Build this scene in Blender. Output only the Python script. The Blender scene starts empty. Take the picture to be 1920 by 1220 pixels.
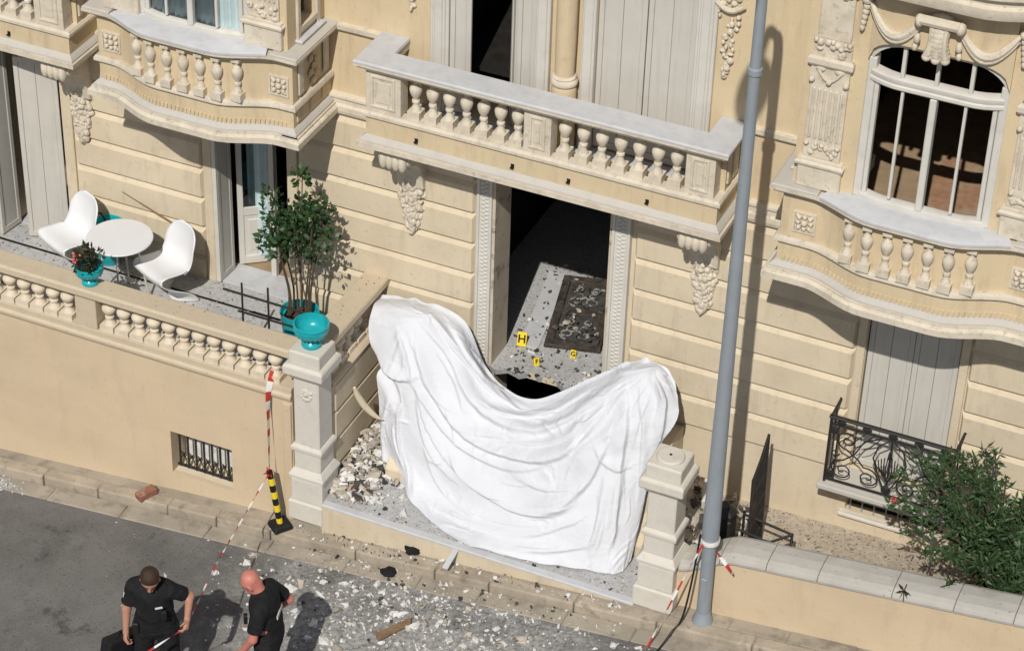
import bpy, bmesh, math, random
import numpy as np
from mathutils import Vector, Matrix, noise
R = math.radians
scene = bpy.context.scene
col = scene.collection
random.seed(7)

# ------------------------------------------------------------------ camera
cam = bpy.data.cameras.new("camera")
cam_o = bpy.data.objects.new("camera", cam); col.objects.link(cam_o)
cam.sensor_width = 36.0
cam.lens = 4761.6 / 1920 * 36.0
cam.clip_end = 2000
_r = Vector((0.9114783, 0.4104156, 0.0276827)); _d = Vector((0.2601041, -0.5229044, -0.8117369)); _f = Vector((-0.3186740, 0.7470810, -0.5833668))
m = Matrix((( _r.x, -_d.x, -_f.x, 7.4952), (_r.y, -_d.y, -_f.y, -18.7886), (_r.z, -_d.z, -_f.z, 14.6989), (0, 0, 0, 1)))
cam_o.matrix_world = m
scene.camera = cam_o

# ------------------------------------------------------------------ light
SUN = Vector((-0.19, 1.0, -1.04)).normalized()          # direction the light travels
elev = math.asin(-SUN.z)
world = bpy.data.worlds.new("World"); scene.world = world; world.use_nodes = True
nt = world.node_tree; nt.nodes.clear()
sky = nt.nodes.new("ShaderNodeTexSky"); sky.sky_type = 'NISHITA'; sky.sun_disc = False
sky.sun_elevation = elev; sky.sun_rotation = math.atan2(-SUN.x, -SUN.y)
sky.air_density = 1.0; sky.dust_density = 1.0
bg = nt.nodes.new("ShaderNodeBackground"); bg.inputs[1].default_value = 0.058
out = nt.nodes.new("ShaderNodeOutputWorld")
nt.links.new(sky.outputs[0], bg.inputs[0]); nt.links.new(bg.outputs[0], out.inputs[0])
sl = bpy.data.lights.new("sun", 'SUN'); sl.energy = 3.7; sl.angle = R(0.53); sl.color = (1.0, 0.955, 0.88)
so = bpy.data.objects.new("sun", sl); col.objects.link(so)
so.rotation_euler = SUN.to_track_quat('-Z', 'Y').to_euler()
so.location = (5, -20, 25)
scene.view_settings.view_transform = 'Standard'
scene.view_settings.look = 'None'
scene.view_settings.exposure = 0.0
scene.view_settings.gamma = 1.0
scene.render.engine = 'CYCLES'

# ------------------------------------------------------------------ materials
def material(name, color, rough=0.8, var=0.12, scale=3.0, bump=0.0, bscale=60.0, spec=0.3, metallic=0.0, stain=None, speck=None, coat=0.0):
    """principled with two noise layers of colour variation, optional stains / specks and fine bump"""
    mt = bpy.data.materials.new(name); mt.use_nodes = True
    nt = mt.node_tree; b = nt.nodes["Principled BSDF"]
    b.inputs["Roughness"].default_value = rough; b.inputs["Metallic"].default_value = metallic
    b.inputs["Specular IOR Level"].default_value = spec
    N = nt.nodes.new; L = nt.links.new
    tc = N("ShaderNodeTexCoord")
    geo = N("ShaderNodeNewGeometry")
    pos = geo.outputs["Position"]
    n1 = N("ShaderNodeTexNoise"); n1.inputs["Scale"].default_value = scale; n1.inputs["Detail"].default_value = 6; n1.inputs["Roughness"].default_value = 0.6
    L(pos, n1.inputs["Vector"])
    rp = N("ShaderNodeMapRange"); rp.inputs[1].default_value = 0.3; rp.inputs[2].default_value = 0.7
    rp.inputs[3].default_value = 1 - var; rp.inputs[4].default_value = 1 + var
    L(n1.outputs["Fac"], rp.inputs[0])
    mul = N("ShaderNodeVectorMath"); mul.operation = 'SCALE'
    mul.inputs[0].default_value = color[:3]; L(rp.outputs[0], mul.inputs[3])
    cur = mul.outputs[0]
    def layer(cur, sc, lo, hi, c, amount, vec=pos, det=5):
        n = N("ShaderNodeTexNoise"); n.inputs["Scale"].default_value = sc; n.inputs["Detail"].default_value = det; n.inputs["Roughness"].default_value = .65
        L(vec, n.inputs["Vector"])
        r = N("ShaderNodeMapRange"); r.inputs[1].default_value = lo; r.inputs[2].default_value = hi; r.inputs[3].default_value = 0; r.inputs[4].default_value = amount
        L(n.outputs["Fac"], r.inputs[0])
        mx = N("ShaderNodeMix"); mx.data_type = 'RGBA'; L(r.outputs[0], mx.inputs[0]); L(cur, mx.inputs[6]); mx.inputs[7].default_value = (*c, 1)
        return mx.outputs[2]
    if stain:
        for st in stain:                       # (scale, lo, hi, colour, amount, stretch)
            v = pos
            if len(st) > 5:
                mp = N("ShaderNodeMapping"); mp.inputs["Scale"].default_value = st[5]; L(pos, mp.inputs["Vector"]); v = mp.outputs[0]
            cur = layer(cur, st[0], st[1], st[2], st[3], st[4], v)
    if speck:
        for s in speck:
            cur = layer(cur, s[0], s[1], s[2], s[3], s[4], pos, 2)
    L(cur, b.inputs["Base Color"])
    if bump > 0:
        nb = N("ShaderNodeTexNoise"); nb.inputs["Scale"].default_value = bscale; nb.inputs["Detail"].default_value = 4
        L(pos, nb.inputs["Vector"])
        bp = N("ShaderNodeBump"); bp.inputs["Strength"].default_value = bump; bp.inputs["Distance"].default_value = 0.01
        L(nb.outputs["Fac"], bp.inputs["Height"]); L(bp.outputs[0], b.inputs["Normal"])
    return mt

M = {}
DIRT = (0.20, 0.15, 0.10)
M['plaster'] = material('cream_plaster', (0.62, 0.505, 0.335), .9, .06, 1.3, .3, 90, .2, stain=[(1.1, .48, .75, (.51, .40, .26), .5), (3.0, .52, .78, (.34, .265, .18), .5, (3, 3, .45)), (14, .58, .75, (.42, .34, .24), .5)])
M['course'] = material('pale_render', (0.625, 0.535, 0.395), .9, .06, 1.7, .35, 70, .2, stain=[(1.4, .48, .78, (.48, .39, .275), .5), (4.0, .54, .78, (.33, .27, .20), .4, (2.5, 2.5, .4)), (16, .58, .74, (.40, .33, .24), .5)])
M['terrace_wall'] = material('terrace_render', (0.60, 0.48, 0.33), .92, .06, .9, .3, 80, .2, stain=[(.8, .46, .75, (.50, .39, .265), .6, (.6, 1, 1.5)), (5.0, .54, .78, (.44, .345, .235), .4, (1, 1, .25)), (18, .58, .75, (.40, .32, .22), .4)])
M['stone'] = material('carved_stone', (0.63, 0.565, 0.46), .85, .1, 5, .35, 110, .25, stain=[(6, .5, .75, (.40, .345, .27), .6), (18, .56, .7, (.27, .23, .18), .5)])
M['terr_stone'] = material('terrace_stone', (0.57, 0.48, 0.35), .88, .08, 5, .35, 120, .25, stain=[(5, .48, .78, (.40, .325, .235), .65)], speck=[(45, .66, .72, (.2, .17, .13), .7)])
M['bal_stone'] = material('pale_baluster_stone', (0.66, 0.575, 0.45), .88, .08, 6, .3, 120, .25, stain=[(7, .52, .8, (.42, .34, .25), .6)])
M['white_stone'] = material('pillar_stone', (0.62, 0.585, 0.52), .85, .08, 4, .35, 90, .25, stain=[(4, .5, .78, (.40, .36, .30), .6), (9, .6, .75, (.25, .23, .2), .4)])
M['marble'] = material('grey_marble', (0.525, 0.532, 0.545), .6, .07, 6, .15, 60, .35, stain=[(8, .5, .75, (.40, .41, .43), .6), (3, .6, .8, (.36, .34, .31), .4)])
M['ledge'] = material('weathered_ledge', (0.50, 0.475, 0.43), .8, .08, 6, .2, 80, .3, stain=[(6, .5, .75, (.37, .35, .32), .6)])
M['granite'] = material('terrace_granite', (0.44, 0.44, 0.44), .75, .12, 20, .2, 150, .3, stain=[(2, .5, .75, (.31, .30, .29), .6)], speck=[(38, .60, .66, (.10, .09, .08), .8), (70, .64, .7, (.62, .61, .58), .6)])
M['shutter'] = material('grey_shutter_paint', (0.53, 0.508, 0.462), .65, .05, 3, .08, 90, .35, stain=[(5, .5, .8, (.38, .37, .33), .5, (4, 4, .25))])
M['frame'] = material('white_paint', (0.585, 0.565, 0.52), .55, .06, 5, .08, 60, .4, stain=[(6, .58, .8, (.42, .38, .31), .5)])
M['scorched'] = material('scorched_jamb', (0.55, 0.47, 0.37), .85, .1, 4, .3, 60, .2, stain=[(5, .56, .68, (.2, .16, .12), .7), (9, .62, .7, (.08, .06, .05), .8)])
M['dark'] = material('charred_shade_interior', (0.022, 0.02, 0.018), .95, .4, 6, .4, 30, .1)  # near-black colour paints deep interior shade as well as charring
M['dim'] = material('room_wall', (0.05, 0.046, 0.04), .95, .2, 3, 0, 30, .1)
M['iron'] = material('black_iron', (0.022, 0.021, 0.02), .55, .2, 20, .1, 100, .4, stain=[(12, .62, .8, (.11, .06, .035), .5)])
M['old_iron'] = material('rusty_iron', (0.055, 0.043, 0.034), .75, .3, 20, .3, 80, .3, stain=[(14, .5, .75, (.16, .08, .04), .7)])
M['steel'] = material('galvanised_steel', (0.30, 0.335, 0.37), .5, .06, 4, .05, 60, .5, metallic=.15, stain=[(8, .55, .8, (.22, .24, .26), .5, (4, 4, .4))])
M['plastic'] = material('white_plastic', (0.74, 0.745, 0.76), .35, .02, 4, 0, 60, .5, stain=[(20, .66, .75, (.45, .42, .38), .35)])
M['turq'] = material('turquoise_glaze', (0.012, 0.36, 0.40), .3, .12, 12, .1, 60, .5, stain=[(14, .6, .75, (.03, .22, .24), .6)])
M['soil'] = material('soil', (0.085, 0.055, 0.038), .95, .35, 25, .8, 60, .1)
M['gravel'] = material('gravel_bed', (0.42, 0.365, 0.295), .95, .2, 18, .9, 40, .15, stain=[(3, .5, .8, (.27, .21, .15), .7)], speck=[(30, .6, .68, (.10, .075, .05), .8), (45, .62, .7, (.60, .53, .43), .7)])
M['pave'] = material('pavement_concrete', (0.37, 0.325, 0.26), .92, .12, 3, .5, 80, .2, stain=[(1.6, .48, .7, (.25, .22, .18), .8), (5, .52, .68, (.16, .135, .11), .6)], speck=[(50, .66, .72, (.1, .09, .08), .6)])
M['kerb'] = material('kerb_stone', (0.43, 0.37, 0.29), .9, .14, 4, .6, 70, .2, stain=[(2.5, .46, .7, (.27, .225, .175), .8), (8, .54, .68, (.15, .125, .10), .6)])
M['cap_stone'] = material('coping_stone', (0.45, 0.43, 0.39), .88, .08, 5, .4, 90, .2, stain=[(3, .5, .8, (.31, .29, .26), .6)], speck=[(26, .66, .73, (.17, .15, .13), .6)])
M['white'] = material('sheet_fabric', (0.65, 0.665, 0.705), .7, .02, 3, .1, 250, .3, stain=[(2.2, .60, .85, (.60, .575, .53), .45), (11, .64, .78, (.50, .48, .45), .3)])
M['skin'] = material('skin', (0.46, 0.235, 0.165), .55, .08, 20, .05, 90, .35)
M['skin_red'] = material('sunburnt_skin', (0.52, 0.20, 0.155), .5, .1, 20, .05, 90, .35)
M['black_cloth'] = material('black_cloth', (0.014, 0.014, 0.0155), .85, .3, 15, .3, 120, .2)
M['hair'] = material('brown_hair', (0.042, 0.024, 0.013), .6, .3, 60, .5, 150, .3)
M['leather'] = material('black_rubber', (0.012, 0.012, 0.013), .6, .2, 20, .2, 80, .3)
M['print_white'] = material('white_print', (0.7, 0.7, 0.69), .7, .05, 20)
M['red'] = material('tape_red', (0.50, 0.04, 0.035), .5, .1, 10)
M['tape_white'] = material('tape_white', (0.74, 0.73, 0.70), .5, .06, 10)
M['yellow'] = material('yellow_plastic', (0.78, 0.60, 0.03), .5, .06, 10)
M['black'] = material('black_plastic', (0.012, 0.012, 0.012), .5, .1, 10)
M['bark'] = material('bark', (0.085, 0.06, 0.042), .9, .3, 30, .5, 60)
M['wood'] = material('old_wood', (0.22, 0.145, 0.085), .85, .25, 9, .4, 60, .2, stain=[(8, .5, .75, (.13, .08, .05), .7, (1, 6, 6))])
M['burnt_wood'] = material('burnt_wood', (0.062, 0.052, 0.043), .9, .5, 14, .6, 40, .2, stain=[(9, .5, .65, (.02, .018, .016), .8), (20, .62, .7, (.20, .18, .16), .6)])
M['brick'] = material('red_brick', (0.27, 0.115, 0.08), .9, .2, 15, .4, 70, stain=[(12, .55, .7, (.4, .3, .24), .6)])
M['floor_wood'] = material('parquet', (0.34, 0.25, 0.16), .6, .15, 7, .1, 60, .3, stain=[(9, .5, .7, (.26, .18, .11), .6, (.3, 4, 1))])
M['carpet'] = material('woven_carpet', (0.34, 0.20, 0.125), .95, .2, 14, .5, 90, .1, stain=[(5, .5, .62, (.36, .29, .20), .9)])
M['curtain'] = material('curtain', (0.60, 0.71, 0.74), .9, .1, 6, .1, 60, .1)
M['red_flower'] = material('red_petals', (0.42, 0.06, 0.05), .7, .2, 30)
M['pink_flower'] = material('pink_petals', (0.66, 0.17, 0.16), .7, .2, 30)
M['char'] = material('charcoal', (0.012, 0.011, 0.011), .9, .3, 20, .8, 40)
M['debris'] = material('rubble_stone', (0.43, 0.385, 0.32), .95, .35, 6, .4, 60, stain=[(11, .55, .6, (.09, .08, .07), .9), (7, .6, .65, (.35, .16, .11), .7)])
M['debris_white'] = material('plaster_fragments', (0.66, 0.65, 0.62), .95, .2, 9, .3, 60, stain=[(9, .58, .66, (.33, .31, .28), .7)])
M['scroll_ash'] = material('ash_coated_scrolls', (0.26, 0.25, 0.235), .9, .5, 18, .5, 60, .2, stain=[(14, .48, .56, (.04, .037, .034), .9)])
M['debris_dark'] = material('burnt_fragments', (0.06, 0.055, 0.05), .95, .5, 9, .3, 60)

def crumple(mt, scales=((7.0,.010),(19.0,.004))):
    """sharp creased relief for thin sheeting"""
    nt=mt.node_tree; N=nt.nodes.new; L=nt.links.new; b=nt.nodes["Principled BSDF"]; geo=N("ShaderNodeNewGeometry"); prev=None
    nz=N("ShaderNodeTexNoise"); nz.inputs["Scale"].default_value=3; L(geo.outputs["Position"],nz.inputs["Vector"])
    ad=N("ShaderNodeVectorMath"); ad.operation='MULTIPLY_ADD'; ad.inputs[1].default_value=(.35,.35,.35); L(nz.outputs["Color"],ad.inputs[0]); L(geo.outputs["Position"],ad.inputs[2])
    for sc,dist in scales:
        v=N("ShaderNodeTexVoronoi"); v.feature='F1'; v.inputs["Scale"].default_value=sc; L(ad.outputs[0],v.inputs["Vector"])
        bp=N("ShaderNodeBump"); bp.inputs["Strength"].default_value=.55; bp.inputs["Distance"].default_value=dist; L(v.outputs["Distance"],bp.inputs["Height"])
        if prev: L(prev,bp.inputs["Normal"])
        prev=bp.outputs[0]
    L(prev,b.inputs["Normal"])
crumple(M['white']); crumple(M['black_cloth'],((9.0,.03),(22.0,.01)))
def leaf_material(name, c1, c2):
    mt = bpy.data.materials.new(name); mt.use_nodes = True
    nt = mt.node_tree; b = nt.nodes["Principled BSDF"]
    g = nt.nodes.new("ShaderNodeNewGeometry"); mx = nt.nodes.new("ShaderNodeMix"); mx.data_type = 'RGBA'
    mx.inputs[6].default_value = (*c1, 1); mx.inputs[7].default_value = (*c2, 1)
    nt.links.new(g.outputs["Random Per Island"], mx.inputs[0]); nt.links.new(mx.outputs[2], b.inputs["Base Color"])
    b.inputs["Roughness"].default_value = .45; b.inputs["Specular IOR Level"].default_value = .4
    tr = nt.nodes.new("ShaderNodeBsdfTranslucent"); nt.links.new(mx.outputs[2], tr.inputs[0])
    ms = nt.nodes.new("ShaderNodeMixShader"); ms.inputs[0].default_value = .22
    o = nt.nodes["Material Output"]
    nt.links.new(b.outputs[0], ms.inputs[1]); nt.links.new(tr.outputs[0], ms.inputs[2]); nt.links.new(ms.outputs[0], o.inputs[0])
    return mt
M['leaf'] = leaf_material('tree_leaves', (0.018, 0.05, 0.016), (0.06, 0.12, 0.04))
M['leaf2'] = leaf_material('oleander_leaves', (0.03, 0.07, 0.026), (0.075, 0.13, 0.05))
M['leaf_dark'] = leaf_material('scorched_leaves', (0.02, 0.018, 0.01), (0.055, 0.06, 0.022))

def glass_material():
    mt = bpy.data.materials.new('window_glass'); mt.use_nodes = True
    nt = mt.node_tree; nt.nodes.clear()
    o = nt.nodes.new("ShaderNodeOutputMaterial"); ms = nt.nodes.new("ShaderNodeMixShader")
    t = nt.nodes.new("ShaderNodeBsdfTransparent"); t.inputs[0].default_value = (.9, .92, .91, 1)
    g = nt.nodes.new("ShaderNodeBsdfGlossy"); g.inputs["Roughness"].default_value = .02
    f = nt.nodes.new("ShaderNodeFresnel"); f.inputs[0].default_value = 1.45
    nt.links.new(f.outputs[0], ms.inputs[0]); nt.links.new(t.outputs[0], ms.inputs[1]); nt.links.new(g.outputs[0], ms.inputs[2]); nt.links.new(ms.outputs[0], o.inputs[0])
    return mt
M['glass'] = glass_material()

def road_material():
    mt = material('asphalt', (0.150, 0.145, 0.137), .9, .16, 2.2, .5, 45, .2, stain=[(1.0, .48, .72, (.10, .097, .092), .8), (3.5, .56, .7, (.19, .185, .175), .6), (2.0, .62, .68, (.06, .058, .055), .7)], speck=[(55, .56, .64, (.20, .19, .18), .55), (38, .60, .68, (.055, .053, .05), .6)])
    nt = mt.node_tree; N = nt.nodes.new; L = nt.links.new
    b = nt.nodes["Principled BSDF"]; src = b.inputs["Base Color"].links[0].from_socket
    geo = N("ShaderNodeNewGeometry")
    # pale plaster dust blown out of the entrance: a patch with its own ragged shape round the doorway
    sub = N("ShaderNodeVectorMath"); sub.operation = 'SUBTRACT'; sub.inputs[1].default_value = (-0.15, -2.9, -1.8); L(geo.outputs["Position"], sub.inputs[0])
    sc = N("ShaderNodeVectorMath"); sc.operation = 'MULTIPLY'; sc.inputs[1].default_value = (0.50, 0.62, 0.0); L(sub.outputs[0], sc.inputs[0])
    ln = N("ShaderNodeVectorMath"); ln.operation = 'LENGTH'; L(sc.outputs[0], ln.inputs[0])
    nz = N("ShaderNodeTexNoise"); nz.inputs["Scale"].default_value = 2.4; nz.inputs["Detail"].default_value = 8; nz.inputs["Roughness"].default_value = .72; L(geo.outputs["Position"], nz.inputs["Vector"])
    a = N("ShaderNodeMath"); a.operation = 'MULTIPLY_ADD'; a.inputs[1].default_value = -0.72; a.inputs[2].default_value = 0.62; L(ln.outputs["Value"], a.inputs[0])
    s = N("ShaderNodeMath"); s.operation = 'MULTIPLY_ADD'; s.inputs[1].default_value = 2.4; s.inputs[2].default_value = -1.2; L(nz.outputs["Fac"], s.inputs[0])
    ad = N("ShaderNodeMath"); ad.operation = 'ADD'; L(a.outputs[0], ad.inputs[0]); L(s.outputs[0], ad.inputs[1])
    mr = N("ShaderNodeMapRange"); mr.inputs[1].default_value = -.22; mr.inputs[2].default_value = .45; mr.inputs[4].default_value = .60; L(ad.outputs[0], mr.inputs[0])
    nf = N("ShaderNodeTexNoise"); nf.inputs["Scale"].default_value = 22; nf.inputs["Detail"].default_value = 6; L(geo.outputs["Position"], nf.inputs["Vector"])
    mr2 = N("ShaderNodeMapRange"); mr2.inputs[1].default_value = .28; mr2.inputs[2].default_value = .60; L(nf.outputs["Fac"], mr2.inputs[0])
    mm = N("ShaderNodeMath"); mm.operation = 'MULTIPLY'; L(mr.outputs[0], mm.inputs[0]); L(mr2.outputs[0], mm.inputs[1])
    mx = N("ShaderNodeMix"); mx.data_type = 'RGBA'; L(mm.outputs[0], mx.inputs[0]); L(src, mx.inputs[6]); mx.inputs[7].default_value = (.54, .53, .51, 1)
    L(mx.outputs[2], b.inputs["Base Color"])
    return mt
M['asphalt'] = road_material()

# ------------------------------------------------------------------ mesh helpers
def cr_list(P, n):
    P=np.array(P,float); k=len(P); E=np.concatenate([[2*P[0]-P[1]],P,[2*P[-1]-P[-2]]]); t=np.linspace(0,k-1,n); i=np.minimum(t.astype(int),k-2); f=(t-i)[:,None]
    a,b,c,d=E[i],E[i+1],E[i+2],E[i+3]
    return .5*((2*b)+(c-a)*f+(2*a-5*b+4*c-d)*f**2+(3*b-a-3*c+d)*f**3)
class MB:
    def __init__(s): s.v = []; s.f = []; s.mi = []
    def add(s, verts, faces, mi=0):
        o = len(s.v); s.v += [tuple(v) for v in verts]; s.f += [tuple(i + o for i in f) for f in faces]; s.mi += [mi] * len(faces); return s
    def box(s, x0, x1, y0, y1, z0, z1, mi=0):
        if x0 > x1: x0, x1 = x1, x0
        if y0 > y1: y0, y1 = y1, y0
        if z0 > z1: z0, z1 = z1, z0
        return s.add([(x0,y0,z0),(x1,y0,z0),(x1,y1,z0),(x0,y1,z0),(x0,y0,z1),(x1,y0,z1),(x1,y1,z1),(x0,y1,z1)],
              [(0,3,2,1),(4,5,6,7),(0,1,5,4),(1,2,6,5),(2,3,7,6),(3,0,4,7)], mi)
    def obox(s, c, ax, ay, az, hx, hy, hz, mi=0):
        c = Vector(c); ax = Vector(ax).normalized()*hx; ay = Vector(ay).normalized()*hy; az = Vector(az).normalized()*hz
        vs = [c+sx*ax+sy*ay+sz*az for sz in(-1,1) for sx,sy in((-1,-1),(1,-1),(1,1),(-1,1))]
        return s.add(vs, [(0,3,2,1),(4,5,6,7),(0,1,5,4),(1,2,6,5),(2,3,7,6),(3,0,4,7)], mi)
    def lathe(s, prof, n=16, c=(0,0,0), a0=0, a1=2*math.pi, mi=0):
        full = abs(a1-a0-2*math.pi) < 1e-6; k = n if full else n+1
        vs = []
        for r, z in prof:
            for i in range(k):
                a = a0+(a1-a0)*i/n; vs.append((c[0]+r*math.cos(a), c[1]+r*math.sin(a), c[2]+z))
        fs = []
        for j in range(len(prof)-1):
            for i in range(n):
                i2 = (i+1) % k; fs.append((j*k+i, j*k+i2, (j+1)*k+i2, (j+1)*k+i))
        if full:
            fs.append(tuple(range(k-1,-1,-1))); fs.append(tuple((len(prof)-1)*k+i for i in range(k)))
        return s.add(vs, fs, mi)
    def tube(s, pts, r, n=8, mi=0, cap=True):
        pts = [Vector(p) for p in pts]; rs = r if isinstance(r, (list, tuple)) else [r]*len(pts)
        vs = []; fs = []; ref = None
        for i, p in enumerate(pts):
            t = (pts[min(i+1,len(pts)-1)]-pts[max(i-1,0)])
            if t.length < 1e-9: t = Vector((0,0,1))
            t.normalize()
            if ref is None: ref = Vector((0,0,1)) if abs(t.z) < .9 else Vector((1,0,0))
            a = (ref - t*ref.dot(t)); a.normalize(); b = t.cross(a); ref = a
            for k in range(n):
                w = 2*math.pi*k/n; vs.append(p+(a*math.cos(w)+b*math.sin(w))*rs[i])
        for i in range(len(pts)-1):
            for k in range(n):
                k2=(k+1)%n; fs.append((i*n+k, i*n+k2, (i+1)*n+k2, (i+1)*n+k))
        if cap: fs.append(tuple(range(n-1,-1,-1))); fs.append(tuple((len(pts)-1)*n+k for k in range(n)))
        return s.add(vs, fs, mi)
    def sweep(s, path, prof, mi=0):
        """profile (offset outward, z) swept along a plan path; outward is to the right of travel"""
        n = len(path); vs = []; fs = []; k = len(prof)
        P = [Vector(p) for p in path]
        for i in range(n):
            t0 = (P[i]-P[i-1]).normalized() if i > 0 else (P[1]-P[0]).normalized()
            t1 = (P[i+1]-P[i]).normalized() if i < n-1 else t0
            n0 = Vector((t0.y,-t0.x)); n1 = Vector((t1.y,-t1.x)); nn = (n0+n1)
            nn = nn/max(nn.length_squared/2, .2) if nn.length > 1e-6 else n0
            for o, z in prof: q = P[i]+nn*o; vs.append((q.x,q.y,z))
        for i in range(n-1):
            for j in range(k):
                j2=(j+1)%k; fs.append((i*k+j, i*k+j2, (i+1)*k+j2, (i+1)*k+j))
        fs.append(tuple(range(k-1,-1,-1))); fs.append(tuple((n-1)*k+j for j in range(k)))
        return s.add(vs, fs, mi)
    def blob(s, c, r, seg=8, ring=5, mi=0, jit=0.0):
        rx, ry, rz = (r,r,r) if not isinstance(r,(tuple,list)) else r
        vs=[(c[0],c[1],c[2]-rz)]
        for j in range(1,ring):
            ph=-math.pi/2+math.pi*j/ring
            for i in range(seg):
                a=2*math.pi*i/seg; q=1+(random.random()-.5)*jit
                vs.append((c[0]+rx*q*math.cos(ph)*math.cos(a), c[1]+ry*q*math.cos(ph)*math.sin(a), c[2]+rz*q*math.sin(ph)))
        vs.append((c[0],c[1],c[2]+rz)); fs=[]
        for i in range(seg): fs.append((0,1+(i+1)%seg,1+i))
        for j in range(ring-2):
            for i in range(seg):
                a=1+j*seg+i; b=1+j*seg+(i+1)%seg; fs.append((a,b,b+seg,a+seg))
        o=1+(ring-2)*seg
        for i in range(seg): fs.append((o+i,o+(i+1)%seg,len(vs)-1))
        return s.add(vs,fs,mi)
    def rock(s, c, r, mi=0, flat=1.0):
        """irregular faceted fragment"""
        base=[(-1,-1,-1),(1,-1,-1),(1,1,-1),(-1,1,-1),(-1,-1,1),(1,-1,1),(1,1,1),(-1,1,1)]
        a=random.random()*6.28; ca,sa=math.cos(a),math.sin(a); tx=random.uniform(-.5,.5)
        sx,sy,sz=r*random.uniform(.6,1.5),r*random.uniform(.4,1.0),r*random.uniform(.2,.65)*flat
        vs=[]
        for x,y,z in base:
            x=x*sx*random.uniform(.25,1.05); y=y*sy*random.uniform(.25,1.05); z=z*sz*random.uniform(.3,1.05)+x*tx*.5
            vs.append((c[0]+x*ca-y*sa,c[1]+x*sa+y*ca,c[2]+z))
        top_=(c[0]+random.uniform(-.3,.3)*r,c[1]+random.uniform(-.3,.3)*r,c[2]+sz*random.uniform(.9,1.5)); vs.append(top_)
        return s.add(vs,[(0,3,2,1),(4,5,8),(5,6,8),(6,7,8),(7,4,8),(0,1,5,4),(1,2,6,5),(2,3,7,6),(3,0,4,7)],mi)
    def mesh(s, name, mats):
        me = bpy.data.meshes.new(name); me.from_pydata(s.v, [], s.f)
        for q in (mats if isinstance(mats,(list,tuple)) else [mats]): me.materials.append(q)
        if any(s.mi): me.polygons.foreach_set('material_index', s.mi)
        me.update()
        bm = bmesh.new(); bm.from_mesh(me); bmesh.ops.recalc_face_normals(bm, faces=bm.faces); bm.to_mesh(me); bm.free()
        return me

def link(name, me, parent=None, bevel=0, smooth=False, seg=1, loc=None):
    o = bpy.data.objects.new(name, me); col.objects.link(o)
    if parent: o.parent = parent
    if loc is not None: o.location = loc
    if bevel > 0:
        b = o.modifiers.new('bevel', 'BEVEL'); b.width = bevel; b.segments = seg; b.limit_method = 'ANGLE'; b.angle_limit = R(40)
    if smooth:
        me.polygons.foreach_set('use_smooth', [True]*len(me.polygons))
        try: me.set_sharp_from_angle(angle=R(42))
        except Exception: pass
    return o
def part(name, mb, mat, parent=None, bevel=0, smooth=False, seg=1):
    return link(name, mb.mesh(name, mat), parent, bevel, smooth, seg)
def empty(name, loc=(0,0,0), parent=None):
    o = bpy.data.objects.new(name, None); col.objects.link(o); o.location = loc; o.empty_display_size = .2
    if parent: o.parent = parent
    return o
def tag(o, label=None, cat=None, group=None, kind=None):
    if label: o['label'] = label
    if cat: o['category'] = cat
    if group: o['group'] = group
    if kind: o['kind'] = kind
    return o
def B(*a): return MB().box(*a)

def zp(x): return -1.66 + .1*x          # pavement level: the street climbs to the right
def zr(x): return -1.78 + .1*x          # carriageway level

# ------------------------------------------------------------------ ground, street
def slab(name, x0, x1, y0, y1, f, t, mat, n=1):
    mb = MB()
    mb.add([(x0,y0,f(x0)),(x1,y0,f(x1)),(x1,y1,f(x1)),(x0,y1,f(x0)),(x0,y0,f(x0)-t),(x1,y0,f(x1)-t),(x1,y1,f(x1)-t),(x0,y1,f(x0)-t)],
           [(0,1,2,3),(7,6,5,4),(0,4,5,1),(1,5,6,2),(2,6,7,3),(3,7,4,0)])
    return tag(part(name, mb, mat), kind='structure')
M['earth'] = material('earth', (0.20, 0.17, 0.13), .95, .2, 1, .3, 20)
tag(part('ground', MB().add([(-300,-300,-32.6),(300,-300,27.4),(300,300,27.4),(-300,300,-32.6)], [(0,1,2,3)]), M['earth']), kind='structure')
slab('road', -70, 60, -9.5, -2.03, zr, .25, M['asphalt'])
slab('far_pavement', -70, 60, -12, -9.5, lambda x: zp(x), .3, M['pave'])
# gutter of flat stones and kerb of separate stones
gut = slab('gutter', -40, 40, -2.03, -1.835, lambda x: zr(x)-.004, .25, M['pave'])
pav = slab('pavement', -40, 40, -1.80, -1.0, lambda x: zp(x)-.012, .3, M['pave'])
x = -8.4; i = 0
while x < 7:
    L = random.uniform(.55, 1.05); a = x+.006; b = x+L-.006; dz = random.uniform(-.008, .008)
    mb = MB(); y0 = -1.84+random.uniform(-.008,.008); y1 = -1.685
    mb.add([(a,y0,zp(a)-.2),(b,y0,zp(b)-.2),(b,y1,zp(b)-.2),(a,y1,zp(a)-.2),(a,y0,zp(a)+dz),(b,y0,zp(b)+dz),(b,y1,zp(b)+dz),(a,y1,zp(a)+dz)],
           [(0,3,2,1),(4,5,6,7),(0,1,5,4),(1,2,6,5),(2,3,7,6),(3,0,4,7)])
    part('kerb_stone', mb, M['kerb'], pav, .018, seg=2); x += L
x = -8.3
while x < 7:
    L = random.uniform(.6, 1.0); a = x+.004; b = x+L-.004; dz = .006+random.uniform(0,.006)
    mb = MB().add([(a,-2.045,zr(a)-.05),(b,-2.045,zr(b)-.05),(b,-1.85,zr(b)-.05),(a,-1.85,zr(a)-.05),(a,-2.045,zr(a)+dz),(b,-2.045,zr(b)+dz),(b,-1.85,zr(b)+dz+.012),(a,-1.85,zr(a)+dz+.012)],
           [(0,3,2,1),(4,5,6,7),(0,1,5,4),(1,2,6,5),(2,3,7,6),(3,0,4,7)])
    part('gutter_stone', mb, M['pave'], gut, .01); x += L
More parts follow.
